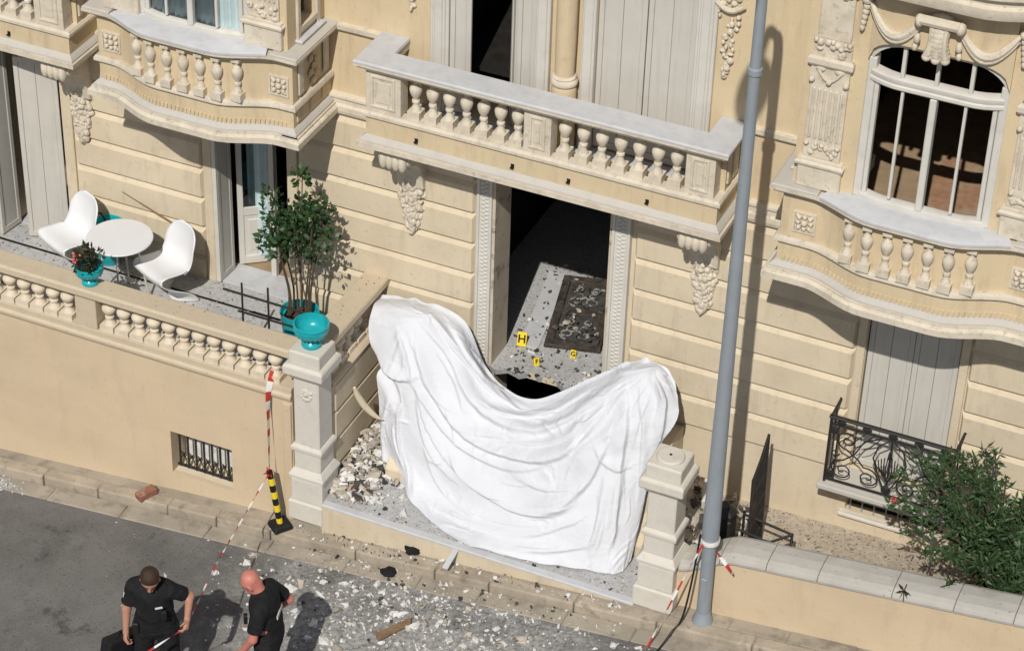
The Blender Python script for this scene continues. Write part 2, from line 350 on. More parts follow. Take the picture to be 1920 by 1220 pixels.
# pavement slabs right of the entrance, with open joints
x = 1.95
while x < 7:
    L = random.uniform(.5,.8); a=x+.004; b=x+L-.004; dz=random.uniform(-.004,.006)
    mb = MB().add([(a,-1.68,zp(a)-.06),(b,-1.68,zp(b)-.06),(b,-1.50,zp(b)-.06),(a,-1.50,zp(a)-.06),(a,-1.68,zp(a)+dz),(b,-1.68,zp(b)+dz),(b,-1.50,zp(b)+dz),(a,-1.50,zp(a)+dz)],
           [(0,3,2,1),(4,5,6,7),(0,1,5,4),(1,2,6,5),(2,3,7,6),(3,0,4,7)])
    part('paving_slab', mb, M['pave'], pav, .006); x += L

# ------------------------------------------------------------------ villa: wall with openings
villa = empty('villa', (0, 0.2, -1.25))
tag(villa, 'cream plastered villa front with carved stone balconies, bay windows and blown-out entrance', 'building')
def vp(name, mb, mat, parent=None, bevel=0, smooth=False, seg=1):
    """part of the villa in world coordinates (parents are empties or meshes at fixed places)"""
    p = parent or villa
    o = part(name, mb, mat, p, bevel, smooth, seg)
    return o
villa.location = (0, 0, 0)

def wall_with_holes(x0, x1, z0, z1, y0, y1, holes):
    mb = MB()
    xs = sorted({x0, x1, *[h[0] for h in holes], *[h[1] for h in holes]}); zs = sorted({z0, z1, *[h[2] for h in holes], *[h[3] for h in holes]})
    def hole(i, j): 
        cx=(xs[i]+xs[i+1])/2; cz=(zs[j]+zs[j+1])/2
        return any(h[0]<cx<h[1] and h[2]<cz<h[3] for h in holes)
    nx, nz = len(xs)-1, len(zs)-1
    solid = [[not hole(i,j) for j in range(nz)] for i in range(nx)]
    for i in range(nx):
        for j in range(nz):
            if not solid[i][j]: continue
            a,b,c,d = xs[i],xs[i+1],zs[j],zs[j+1]
            mb.add([(a,y0,c),(b,y0,c),(b,y0,d),(a,y0,d)],[(0,1,2,3)]); mb.add([(a,y1,c),(b,y1,c),(b,y1,d),(a,y1,d)],[(3,2,1,0)])
            if i==0 or not solid[i-1][j]: mb.add([(a,y0,c),(a,y0,d),(a,y1,d),(a,y1,c)],[(0,1,2,3)])
            if i==nx-1 or not solid[i+1][j]: mb.add([(b,y0,c),(b,y1,c),(b,y1,d),(b,y0,d)],[(0,1,2,3)])
            if j==0 or not solid[i][j-1]: mb.add([(a,y0,c),(a,y1,c),(b,y1,c),(b,y0,c)],[(0,1,2,3)])
            if j==nz-1 or not solid[i][j+1]: mb.add([(a,y0,d),(b,y0,d),(b,y1,d),(a,y1,d)],[(0,1,2,3)])
    return mb
FL = -.46                                       # terrace and ground floor level
W1 = (-6.32, -5.63); W2 = (-3.86, -3.0); DR = (-.745, .50); W3 = (3.05, 3.93)
holes_g = [(W1[0],W1[1],FL,1.80),(W2[0],W2[1],FL,1.80),(DR[0],DR[1],-.5,1.85),(-.70,.20,-1.3,-.56),(W3[0],W3[1],-.48,1.80),(3.05,3.98,-1.02,-.86)]
vp('wall', wall_with_holes(-9.5, 7.0, -2.6, 2.0, 0, .34, holes_g), M['course'])
BL, BR = -3.55, 3.52                            # bay centres
holes_f = [(-1.24,-.36,2.3,5.0),(.22,1.16,2.3,5.0),(-4.45,-2.65,2.35,5.0),(2.5,4.5,2.35,5.0)]
vp('upper_wall', wall_with_holes(-9.5, 7.0, 2.0, 7.2, 0, .34, holes_f), M['plaster'])

# rusticated courses: each a separate chamfered block
def course(x0, x1, z0, z1, d=.042, ch=.05):
    g = .012; z0 += g; z1 -= g
    mb = MB(); e = .03
    F = [(x0+e,-d,z0+.006),(x1-e,-d,z0+.006),(x1-e,-d,z1-ch),(x0+e,-d,z1-ch)]
    K = [(x0,.01,z0),(x1,.01,z0),(x1,.01,z1),(x0,.01,z1)]
    mb.add(F+K, [(0,1,2,3),(4,0,3,7),(1,5,6,2),(3,2,6,7),(4,5,1,0)])
    return mb
Z0 = .8876; H = .354
segs = [(-9.4,-6.45),(-5.50,-3.97),(-2.88,-.93),(.72,2.96),(4.02,6.9)]
for k in range(-4, 4):
    za, zb = Z0+H*(k-1), Z0+H*k
    if zb > 2.0: continue
    for (a, b) in segs:
        if zb < -.4: continue
        vp('stone_course', course(a, b, za, zb), M['course'])
# plain plinth under the courses on the right, dado fillet
# window margins (flat strips beside the openings)
for a, b in ((-6.45,W1[0]),(W1[1],-5.50),(-3.97,W2[0]),(W2[1],-2.88),(2.96,W3[0]),(W3[1],4.02)):
    vp('window_margin', B(a+.004,b-.004,-.034,.02,-.52 if a>0 else FL,1.97), M['course'], bevel=.006)

# string mouldings along the wall at first-floor level
prof_str = [(0,1.985),(.05,1.985),(.06,2.02),(.06,2.07),(.035,2.09),(.035,2.14),(.06,2.16),(.06,2.185),(0,2.20)]
prof_sill = [(0,2.885),(.03,2.885),(.05,2.91),(.05,2.955),(0,2.965)]
for a, b in ((-9.5,-4.7),(-2.5,-1.92),(1.76,2.28),(4.75,7)):
    vp('string_moulding', MB().sweep([(a,0),(b,0)], prof_str), M['stone']); vp('sill_moulding', MB().sweep([(a,0),(b,0)], prof_sill), M['stone'])

# ------------------------------------------------------------------ baluster shape shared by all balustrades
def baluster_mesh(name, h, r, mat):
    p = [(.84,.175),(.80,.21),(.60,.25),(.46,.31),(.44,.345),(.62,.37),(.64,.40),(.60,.425),(.40,.44),(.44,.465),(.66,.52),(.88,.585),(.99,.65),(1.0,.70),(.90,.745),(.62,.785),(.60,.80),(.40,.82),(.33,.87),(.50,.90),(.50,.93)]
    mb = MB(); mb.lathe([(a*r, b*h) for a, b in p], 16); mb.box(-r*1.02,r*1.02,-r*1.02,r*1.02,0,h*.176); mb.box(-r*.78,r*.78,-r*.78,r*.78,h*.929,h)
    me = mb.mesh(name, mat); me.polygons.foreach_set('use_smooth',[True]*len(me.polygons))
    try: me.set_sharp_from_angle(angle=R(35))
    except Exception: pass
    return me
BM_bal = baluster_mesh('baluster', .442, .062, M['stone'])
BM_ter = baluster_mesh('baluster', .362, .075, M['bal_stone'])

COPE = [(-.20,2.865),(.02,2.865),(.03,2.885),(.06,2.892),(.06,2.912),(.085,2.92),(.085,2.948),(-.20,2.948)]
COPE_TOP = [(-.21,2.949),(.092,2.949),(.092,2.972),(.08,2.98),(-.20,2.98)]
BASE = [(-.1,2.355),(.015,2.355),(.03,2.37),(.03,2.40),(.012,2.425),(-.1,2.425)]
TRIM_LO = [(-.3,2.035),(.05,2.035),(.055,2.045),(.075,2.05),(.075,2.10),(-.3,2.10)]
TRIM_HI = [(-.3,2.101),(.050,2.101),(.050,2.118),(.03,2.14),(.0,2.165),(-.3,2.165)]

def straight_balcony(xl, xr, posts, bal, name_x):
    b = empty('balcony', ((xl+xr)/2, 0, 2.04), villa); off = Vector(b.location)
    def bp(n, mb, mat, **k):
        mb.v = [tuple(Vector(v)-off) for v in mb.v]; return part(n, mb, mat, b, **k)
    yf = -.52
    path = [(xl,0),(xl,yf),(xr,yf),(xr,0)]
    bp('fascia', MB().sweep(path, [(-.3,2.166),(0,2.166),(0,2.354),(-.3,2.354)]), M['plaster'])
    bp('bottom_moulding', MB().sweep(path, TRIM_LO), M['stone']); bp('drip_ledge', MB().sweep(path, TRIM_HI), M['ledge'])
    bp('base_moulding', MB().sweep(path, BASE), M['stone'])
    bp('rail', MB().sweep(path, COPE), M['stone']); bp('coping', MB().sweep(path, COPE_TOP), M['marble'], bevel=.004)
    bp('floor_slab', B(xl+.05,xr-.05,yf+.05,.0,2.06,2.30), M['marble'])
    for a, c in posts:
        bp('post', B(a,c,yf+.002,yf+.16,2.425,2.866), M['stone'], bevel=.004)
        w = .055
        mb = MB()
        if c-a > .2:
            for q in ((a+w,c-w,2.475,2.50),(a+w,c-w,2.79,2.815)): mb.box(q[0],q[1],yf-.012,yf+.01,q[2],q[3])
            mb.box(a+w,a+w+.025,yf-.012,yf+.01,2.50,2.79); mb.box(c-w-.025,c-w,yf-.012,yf+.01,2.50,2.79); mb.box(a+w+.05,c-w-.05,yf-.008,yf+.01,2.535,2.755)
            bp('raised_panel', mb, M['stone'], bevel=.004)
    for x in bal:
        o = link('baluster', BM_bal, b); o.location = (x-off.x, yf+.085-off.y, 2.426-off.z)
    # side returns
    for sx in (xl, xr):
        s = 1 if sx == xr else -1
        a0, a1 = (sx-.16, sx-.002) if s > 0 else (sx+.002, sx+.16)
        bp('end_panel', B(a0,a1,yf+.17,-.0,2.425,2.866), M['plaster'])
        for (ya,yb) in ((yf+.2,yf+.27),(yf+.33,-.06)):
            bp('raised_panel', B(sx-.01*s if s>0 else sx-.014, sx+.014 if s>0 else sx+.01, ya, yb, 2.49, 2.80), M['stone'], bevel=.006)
    # weep holes
    for x in [xl+(xr-xl)*t for t in (.15,.43,.59,.81)]:
        mb = B(x-.017,x+.017,yf-.004,yf+.01,2.222,2.25); mb.box(x-.017,x+.017,yf-.03,yf+.0,2.212,2.221)
        bp('drain_spout', mb, M['char'])
    return b
cb = [-1.38+i*(1.04/6) for i in range(7)] + [.13+i*(1.09/6) for i in range(7)]
straight_balcony(-1.86, 1.66, [(-1.86,-1.50),(-.25,.02),(1.33,1.61)], cb, 'c')
fb = [-5.62-i*.175 for i in range(7)]
straight_balcony(-8.8, -5.12, [(-5.50,-5.17),(-7.1,-6.8)], fb, 'l')

# ------------------------------------------------------------------ carved brackets under the balconies
def bracket(x, sgn=1):
    b = empty('bracket', (x, 0, 1.6), villa); off = Vector(b.location)
    w = .14
    mb = MB()                                   # console block with a fluted roll at its front
    prof = [(0,2.03),(-.46,2.03),(-.50,1.99),(-.50,1.90),(-.45,1.84),(-.36,1.81),(-.25,1.76),(-.16,1.66),(-.12,1.52),(-.10,1.40),(0,1.36)]
    vs = [(x+s*w, y, z) for s in (-1,1) for y, z in prof]; n = len(prof)
    fs = [tuple(range(n)), tuple(range(2*n-1,n-1,-1))]+[(i,(i+1)%n,n+(i+1)%n,n+i) for i in range(n)]
    mb.add(vs, fs); mb.v=[tuple(Vector(v)-off) for v in mb.v]
    part('console', mb, M['stone'], b, .008)
    mb = MB()
    for i in range(4):                          # lobes of the front roll
        xx = x-w+.04+i*(2*w-.08)/3
        mb.blob((xx,-.47,1.90),(.046,.055,.105),10,7)
    for s in (-1,1): mb.blob((x+s*(w+.01),-.40,1.92),(.025,.075,.075),10,6); mb.blob((x+s*(w+.025),-.40,1.92),(.02,.03,.03),8,5)
    mb.v=[tuple(Vector(v)-off) for v in mb.v]; part('leaf_roll', mb, M['stone'], b, smooth=True)
    mb = MB(); rr = random.Random(int(x*100))
    for k in range(120):                        # hanging garland of fruit and leaves
        t = k/119; zz = 1.52-.66*t; ww = .085+.05*math.sin(math.pi*min(1,t*1.25)) if t<.8 else .09*(1-t)/.2+.02
        a = rr.uniform(0,math.pi); q = rr.uniform(.018,.034)
        mb.blob((x+ww*math.cos(a)*rr.uniform(.5,1), -.03-.085*math.sin(a)*(1-.4*t), zz), (q*rr.uniform(.7,1.3),q*.9,q*rr.uniform(.8,1.7)), 7, 5)
    for k in range(9):
        t=k/8; mb.blob((x,-.05,1.50-.58*t),(.075+.025*math.sin(math.pi*t) if t<.8 else .05,.055,.06),9,6)
    mb.blob((x,-.05,.86),(.03,.03,.05),7,5)
    mb.box(x-.05,x+.05,-.05,.0,.95,1.42)
    mb.v=[tuple(Vector(v)-off) for v in mb.v]; part('garland', mb, M['stone'], b, smooth=True)
for x in (-1.60, 1.44, -5.36): bracket(x)

# ------------------------------------------------------------------ bays
def S(t): t = max(0, min(1, t)); return t*t*(3-2*t)
YF = -.76
def bow(x, c): return YF - .20*S((.92-abs(x-c))/.62)
def bay_path(c, xl, xr, off=0.0, ends=True, n=26):
    xs = [xl+off] + [c-.95+1.9*i/n for i in range(n+1) if xl+.02 < c-.95+1.9*i/n < xr-.02] + [xr-off]
    p = [(x, bow(x,c)+off) for x in xs]
    if ends: p = [(xl+off,0)]+p+[(xr-off,0)]
    return p
def carved_crest(par, off, cx, y, cz, s=1.0):
    mb = MB(); a = .105*s
    for q in ((-a,a,-a,-a+.018),(-a,a,a-.018,a)): mb.box(cx+q[0],cx+q[1],y-.014,y+.01,cz+q[2],cz+q[3])
    mb.box(cx-a,cx-a+.018,y-.014,y+.01,cz-a+.018,cz+a-.018); mb.box(cx+a-.018,cx+a,y-.014,y+.01,cz-a+.018,cz+a-.018)
    mb.blob((cx,y-.012,cz),(.032,.035,.032),8,5)
    for k in range(8):
        t = k*math.pi/4; rr = .058+.012*(k%2)
        mb.blob((cx+rr*math.cos(t),y-.006,cz+rr*math.sin(t)),(.026,.028,.026),7,5)
    for k in range(4):
        t = math.pi/4+k*math.pi/2; mb.blob((cx+.085*math.cos(t)*1.1,y-.004,cz+.085*math.sin(t)*1.1),(.022,.02,.022),6,5)
    mb.v=[tuple(Vector(v)-off) for v in mb.v]; part('carved_crest', mb, M['stone'], par, smooth=True)
def pilaster(par, off, x0, x1, y):
    """panelled pilaster: plinth, base mouldings, leaf band, flutes, capital, upper shaft"""
    def P(n, mb, **k): mb.v=[tuple(Vector(v)-off) for v in mb.v]; return part(n, mb, M['stone'], par, **k)
    w = x1-x0
    P('pilaster_plinth', B(x0-.03,x1+.03,y-.055,y+.05,2.9745,3.20), bevel=.012)
    P('pilaster_base', MB().sweep([(x0-.005,y+.05),(x0-.005,y-.03),(x1+.005,y-.03),(x1+.005,y+.05)], [(-.03,3.201),(.045,3.201),(.05,3.225),(.03,3.245),(.03,3.26),(-.03,3.27)]))
    P('pilaster_shaft', B(x0,x1,y-.028,y+.05,3.271,4.02), bevel=.005)
    mb = MB(); rr = random.Random(int(abs(x0)*77))
    for k in range(16): mb.blob((x0+w*(.08+.84*rr.random()), y-.03, 3.29+.12*rr.random()), (rr.uniform(.018,.04),.024,rr.uniform(.018,.035)), 7, 5)
    for k in range(3): mb.blob((x0+w*(.08+.42*k), y-.04, 3.41+(-.0 if k==1 else .0)), (.025,.03,.022), 7, 5)
    P('leaf_band', mb, smooth=True)
    mb = MB(); nf = 6
    for k in range(nf):
        xx = x0+w*(.13+.74*k/(nf-1)); mb.box(xx-.012,xx+.012,y-.044,y-.02,3.46,3.95)
    P('flutes', mb, bevel=.008)
    mb = MB()
    mb.tube([(x0+w*(.2+.6*t/8), y-.045, 4.13-.09*math.sin(math.pi*t/8)) for t in range(9)], .014, 6)
    for xx in (x0+.015, x0+w*.5, x1-.015): mb.blob((xx,y-.045,4.03),(.028,.03,.028),8,5)
    for xx in (x0+w*.25,x0+w*.75): mb.blob((xx,y-.03,4.14),(.05,.025,.035),8,5)
    P('capital_swag', mb, smooth=True)
    P('capital_block', B(x0-.004,x1+.004,y-.03,y+.05,4.021,4.165))
    P('capital_moulding', MB().sweep([(x0,y+.05),(x0,y-.03),(x1,y-.03),(x1,y+.05)], [(-.03,4.166),(.02,4.166),(.035,4.19),(.035,4.235),(.02,4.26),(-.03,4.26)]))
    mb = MB()
    for k in range(14): mb.blob((x0+w*(.05+.9*rr.random()), y-.03, 4.28+.12*rr.random()), (rr.uniform(.018,.04),.024,rr.uniform(.018,.035)), 7, 5)
    for k in range(3): mb.blob((x0+w*(.06+.44*k), y-.04, 4.41), (.024,.03,.024), 7, 5)
    mb.box(x0,x1,y-.02,y+.05,4.261,4.42)
    P('upper_leaf_band', mb, smooth=True)
    P('upper_shaft', B(x0+.02,x1-.02,y-.024,y+.05,4.421,5.4), bevel=.006)
    for k in (0,1): pass

def bay(c, xl, xr, kind):
    b = empty('bay_window', (c, 0, 2.0), villa); off = Vector(b.location)
    def P(n, mb, mat, par=None, **k): mb.v=[tuple(Vector(v)-off) for v in mb.v]; return part(n, mb, mat, par or b, **k)
    full = bay_path(c, xl, xr)
    P('fascia', MB().sweep(full, [(-.16,2.166),(0,2.166),(0,2.354),(-.16,2.354)]), M['plaster'], smooth=True)
    P('bottom_moulding', MB().sweep(full, [(-.3,1.985),(.06,1.985),(.075,1.995),(.10,2.0),(.10,2.06),(.085,2.075),(.07,2.08),(.07,2.10),(-.3,2.10)]), M['stone'], smooth=True)
    P('drip_ledge', MB().sweep(full, TRIM_HI), M['ledge'], smooth=True)
    P('base_moulding', MB().sweep(full, [(-.1,2.355),(.02,2.355),(.04,2.37),(.04,2.40),(.025,2.425),(-.1,2.425)]), M['stone'], smooth=True)
    # dentil fringe above the drip ledge
    mb = MB()
    for k in range(int((xr-xl-.1)/.042)):
        x = xl+.06+k*.042; y = bow(x,c); mb.box(x-.012,x+.012,y-.012,y+.02,2.168,2.215)
    P('dentil_fringe', mb, M['plaster'])
    # blind balustrade wall, end blocks and coping
    P('parapet_wall', MB().sweep(bay_path(c,xl,xr,.012), [(-.14,2.426),(0,2.426),(0,2.864),(-.14,2.864)]), M['plaster'], smooth=True)
    for a, d in ((xl,c-.82),(c+.82,xr)):
        P('parapet_block', B(a+.004,d,YF-.004,YF+.1,2.426,2.866), M['plaster'], bevel=.004)
        carved_crest(b, off, (a+d)/2+(.03 if a<c else -.03), YF-.004, 2.60)
    P('rail', MB().sweep(full, [(-.16,2.865),(.03,2.865),(.04,2.885),(.07,2.892),(.07,2.912),(.10,2.92),(.10,2.948),(-.16,2.948)]), M['stone'], smooth=True)
    P('coping', MB().sweep([p for p in full if abs(p[0]-c)<.86], [(-.22,2.949),(.108,2.949),(.108,2.972),(.095,2.983),(-.22,2.983)]), M['marble'], smooth=True)
    P('flat_coping', MB().sweep([(xl,0),(xl,YF),(c-.865,YF)], [(-.16,2.949),(.095,2.949),(.095,2.965),(.08,2.974),(-.16,2.974)]), M['ledge'])
    P('flat_coping', MB().sweep([(c+.865,YF),(xr,YF),(xr,0)], [(-.16,2.949),(.095,2.949),(.095,2.965),(.08,2.974),(-.16,2.974)]), M['ledge'])
    P('deck', B(xl+.05,c-.62,YF+.08,0,2.86,2.9735), M['ledge']); P('deck', B(c+.62,xr-.05,YF+.08,0,2.86,2.9735), M['ledge'])
    for i in range(7):
        x = c+(-.54+.18*i)
        o = link('baluster', BM_bal, b); o.location = (x-off.x, bow(x,c)-.008-off.y, 2.4255-off.z); o.scale = (.88,.88,1)
    for a, d in ((xl+.06,c-.60),(c+.60,xr-.06)):
        P('sill_block', B(a,d,YF+.17,YF+.5,2.6,2.86), M['stone'])
    P('soffit_slab', B(xl+.04,xr-.04,YF+.1,0,2.04,2.12), M['stone'])
    # upper wall: flats either side, curved head over the window
    ww = .60
    for a, d in ((xl+.06,c-ww),(c+ww,xr-.06)):
        P('bay_wall', B(a,d,YF+.03,YF+.30,2.974,5.6), M['plaster'])
    pw = .33
    for s in (-1,1):
        x0 = (xl+.13) if s<0 else (xr-.13-pw)
        pilaster(b, off, x0, x0+pw, YF+.028)
    mb = MB(); n = 28; rows = []
    for i in range(n+1):
        x = c-ww+2*ww*i/n; d = abs(x-c); 
        za = 4.58 - (0 if d < .26 else .25*(1-math.sqrt(max(0,1-((d-.26)/.34)**2))))
        rows.append((x, bow(x,c)+.10, za))
    vs = []
    for x, y, za in rows: vs += [(x,y,za),(x,y,5.6),(x,y+.22,5.6),(x,y+.22,za)]
    fs = []
    for i in range(n):
        a = i*4; q = a+4; fs += [(a,q,q+1,a+1),(a+1,q+1,q+2,a+2),(a+2,q+2,q+3,a+3),(a+3,q+3,q,a)]
    fs += [(0,1,2,3),(n*4+3,n*4+2,n*4+1,n*4)]
    P('window_head', MB().add(vs,fs), M['plaster'], smooth=True)
    cp = [(x, bow(x,c)+.08) for x in [c-1.05+2.1*i/30 for i in range(31)]]
    P('cornice', MB().sweep(cp, [(o_,z_+.10) for o_,z_ in [(-.2,4.93),(.02,4.93),(.05,4.97),(.16,4.98),(.21,5.0),(.23,5.05),(.23,5.10),(.20,5.12),(.20,5.16),(.26,5.20),(.26,5.26),(-.2,5.30)]]), M['stone'], smooth=True)
    # carved swags and scroll keystone over the window
    for s in (-1,1):
        mb = MB()
        for rr0, dd in ((.032,0),(.018,.05)):
            pts = []
            for k in range(13):
                t = k/12; x = c+s*(.16+.46*t); pts.append((x, bow(x,c)+.075, 4.86-dd-.20*math.sin(math.pi*t)**.9))
            mb.tube(pts, [rr0*(.6+.7*math.sin(math.pi*k/12)) for k in range(13)], 8)
        x = c+s*.66
        mb.blob((x,bow(x,c)+.06,4.88),(.05,.045,.05),8,6)
        for k in range(5): mb.blob((x+s*.005*k,bow(x,c)+.07,4.81-.05*k),(.036-.003*k,.035,.035),8,5)
        for k in range(4): mb.blob((x+s*(.05+.045*k),bow(x,c)+.075,4.90-.02*k),(.035,.03,.028),7,5)
        P('swag', mb, M['stone'], smooth=True)
    mb = MB()
    yk = bow(c,c)+.08
    for k in range(9):
        t=k/8; mb.blob((c,yk-.02-.03*math.sin(math.pi*t),4.90-.30*t),(.115-.03*math.sin(math.pi*t),.06,.07),14,7)
    for k in (-1,0,1):
        mb.tube([(c+k*.06,yk-.07,4.88),(c+k*.055,yk-.085,4.78),(c+k*.06,yk-.075,4.68),(c+k*.075,yk-.07,4.60)],[.026,.022,.026,.034],8)
        mb.blob((c+k*.078,yk-.06,4.575-.012*(1-abs(k))),(.042,.045,.036),9,6)
    for s in (-1,1):
        mb.blob((c+s*.17,yk-.06,4.89),(.045,.06,.06),10,6); mb.blob((c+s*.175,yk-.06,4.72),(.03,.035,.05),8,5); mb.blob((c+s*.185,yk-.06,4.64),(.026,.03,.035),8,5)
    mb.tube([(c-.16,yk-.08,4.91),(c+.16,yk-.08,4.91)],.045,8)
    P('scroll_keystone', mb, M['stone'], smooth=True)
    # bowed window
    w = empty('window', (c, YF, 2.98), b); w.location = Vector((c,YF,2.98))-off; woff = Vector((c,YF,2.98))
    def Wp(n, mb, mat, **k): mb.v=[tuple(Vector(v)-woff) for v in mb.v]; return part(n, mb, mat, w, **k)
    yb = lambda x: bow(x,c)+.20
    def curve(a, d, n=16): return [(c+a+(d-a)*i/n, yb(c+a+(d-a)*i/n)) for i in range(n+1)]
    Wp('transom', MB().sweep(curve(-.55,.55), [(-.05,4.125),(.04,4.125),(.055,4.14),(.055,4.165),(.04,4.175),(.05,4.195),(.05,4.225),(.03,4.24),(-.05,4.24)]), M['frame'], smooth=True)
    Wp('bottom_rail', MB().sweep(curve(-.55,.55), [(-.05,2.984),(.04,2.984),(.04,3.025),(.02,3.04),(-.05,3.04)]), M['frame'], smooth=True)
    for s in (-1,1):
        x = c+s*.565; Wp('jamb', B(x-.036,x+.036,yb(x)-.05,yb(x)+.06,2.984,4.34), M['frame'], bevel=.008)
        x = c+s*.505; Wp('stile', B(x-.02,x+.02,yb(x)-.03,yb(x)+.03,3.03,4.13), M['frame'], bevel=.006)
    Wp('mullion', B(c-.03,c+.03,yb(c)-.05,yb(c)+.04,3.03,4.12), M['frame'], bevel=.008)
    for x in (c-.27,c+.27): Wp('glazing_bar', B(x-.013,x+.013,yb(x)-.025,yb(x)+.015,3.06,4.13), M['frame'], bevel=.004)
    for x in (c-.29,c,c+.29): Wp('glazing_bar', B(x-.016,x+.016,yb(x)-.03,yb(x)+.02,4.238,4.60), M['frame'], bevel=.004)
    # curved head frame
    mb = MB(); vs=[]; fs=[]; n2=24
    for i in range(n2+1):
        x = c-.6+1.2*i/n2; d=abs(x-c); za = 4.585-(0 if d<.26 else .25*(1-math.sqrt(max(0,1-((d-.26)/.34)**2))))
        y = yb(x); vs += [(x,y-.05,za),(x,y+.04,za),(x,y+.04,za-.05-.07*max(0,(d-.30)/.30)**2),(x,y-.05,za-.05-.07*max(0,(d-.30)/.30)**2)]
    for i in range(n2):
        a=i*4; fs += [(a+j,a+(j+1)%4,a+4+(j+1)%4,a+4+j) for j in range(4)]
    fs += [(0,1,2,3),(n2*4+3,n2*4+2,n2*4+1,n2*4)]
    Wp('head_frame', MB().add(vs,fs), M['frame'])
    for (a,d) in ((-.52,-.27),(-.27,0),(0,.27),(.27,.52)):
        x0,x1 = c+a+.01,c+d-.01
        for za,zb in ((3.06,4.12),(4.25,4.55)):
            if kind == 'left': Wp('pane', MB().add([(x0,yb(x0),za),(x1,yb(x1),za),(x1,yb(x1),zb),(x0,yb(x0),zb)],[(0,1,2,3)]), M['glass'])
    # flank walls: panelled below, narrow side window above
    for sx, s in ((xl,-1),(xr,1)):
        X = sx-s*.06
        a0, a1 = (X-.2,X) if s>0 else (X,X+.2)
        for ya,yb2,za,zb in ((YF+.301,-.50,2.9815,5.6),(-.18,-.0,2.9815,5.6),(-.50,-.18,2.9815,3.10),(-.50,-.18,4.6,5.6)):
            if yb2 > ya: P('flank_wall', B(a0,a1,ya,yb2,za,zb), M['plaster'])
        mb = MB(); f0,f1 = (X-.005,X+.025) if s>0 else (X-.025,X+.005)
        mb.box(f0,f1,-.56,-.50,3.0,4.66); mb.box(f0,f1,-.18,-.12,3.0,4.66); mb.box(f0,f1,-.50,-.18,3.06,3.12)
        P('side_architrave', mb, M['stone'], bevel=.006)
        P('side_sill', B(X-.02 if s>0 else X-.075, X+.075 if s>0 else X+.02,-.58,-.10,2.983,3.012), M['marble'], bevel=.006)
        P('side_pane', B(X-.12*s-.004,X-.12*s+.004,-.5,-.18,3.12,4.6), M['glass'])
        mb = MB(); g0,g1 = (sx-.004,sx+.016) if s>0 else (sx-.016,sx+.004)
        for ya,yb2 in ((YF+.10,YF+.20),(-.16,-.06)): P('raised_panel', B(g0,g1,ya,yb2,2.47,2.83), M['stone'], bevel=.008)
        mb = MB()
        for k in range(7): mb.blob((sx+s*.008,-.36+.06*math.sin(k*2.1),2.50+.05*k),(.02,.055-.004*k,.04),8,5)
        P('relief', mb, M['plaster'], smooth=True)
        mb = MB(); g0,g1 = (sx-.004,sx+.012) if s>0 else (sx-.012,sx+.004)
        for ya,yb2 in ((YF+.06,-.50),(-.44,-.26),(-.20,-.05)): P('fascia_panel', B(g0,g1,ya,yb2,2.20,2.33), M['plaster'], bevel=.006)
    return b
bay(BL, -4.62, -2.50, 'left')
bay(BR, 2.32, 4.70, 'right')

# ------------------------------------------------------------------ rooms behind the openings
def room(x0, x1, y0, y1, z0, z1, wm, fm, back=True):
    t = .05
    mb = MB(); mb.box(x0-t,x0,y0,y1,z0,z1); mb.box(x1,x1+t,y0,y1,z0,z1); mb.box(x0-t,x1+t,y1,y1+t,z0,z1); mb.box(x0-t,x1+t,y0,y1,z1,z1+t)
    vp('room_wall', mb, wm); vp('room_floor', B(x0-t,x1+t,y0,y1+t,z0-t,z0), fm)
room(2.4, 4.6, .345, 3.2, 2.33, 5.4, M['dark'], M['floor_wood'])  # near-black walls paint the unlit depth of the bay room
vp('room_floor', B(2.42,4.6,YF+.32,.344,2.25,2.33), M['floor_wood'])
vp('carpet', B(3.25,4.45,-.25,1.5,2.331,2.343), M['carpet'])
cz=empty('chair_back',(4.1,.15,2.343),villa); part('bent_frame',MB().tube(cr_list([(-.16,0,0),(-.15,.03,.45),(-.10,.05,.80),(.0,.06,.92),(.10,.05,.80),(.15,.03,.45),(.16,0,0)],30),.018,7),M['burnt_wood'],cz); part('bent_frame',MB().tube(cr_list([(-.08,.04,.45),(-.06,.05,.70),(0,.06,.78),(.06,.05,.70),(.08,.04,.45)],20),.014,7),M['burnt_wood'],cz); part('seat',MB().lathe([(.18,.44),(.20,.46),(.18,.48)],20),M['burnt_wood'],cz)
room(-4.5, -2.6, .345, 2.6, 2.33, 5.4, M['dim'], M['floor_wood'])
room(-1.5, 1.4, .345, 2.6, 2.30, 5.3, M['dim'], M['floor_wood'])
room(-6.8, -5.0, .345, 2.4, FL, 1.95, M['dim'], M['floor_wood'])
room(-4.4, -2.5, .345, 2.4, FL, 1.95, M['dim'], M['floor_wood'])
vp('door_sill', B(W2[0]+.001,W2[1]-.001,.0,.35,FL-.02,FL+.012), M['marble']); vp('door_sill', B(W1[0]+.001,W1[1]-.001,.0,.35,FL-.02,FL+.012), M['marble'])
# burnt-out entrance hall and cellar hole below it, walls coloured black for deep shade too
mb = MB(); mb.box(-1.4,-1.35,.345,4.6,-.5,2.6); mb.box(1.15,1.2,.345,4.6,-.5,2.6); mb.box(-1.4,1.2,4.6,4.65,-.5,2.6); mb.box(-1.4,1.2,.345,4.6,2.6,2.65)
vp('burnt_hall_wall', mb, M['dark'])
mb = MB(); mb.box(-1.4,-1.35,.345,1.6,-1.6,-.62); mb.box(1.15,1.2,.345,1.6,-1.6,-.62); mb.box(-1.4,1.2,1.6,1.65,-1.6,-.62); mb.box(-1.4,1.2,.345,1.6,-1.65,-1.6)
vp('cellar_wall', mb, M['dark'])

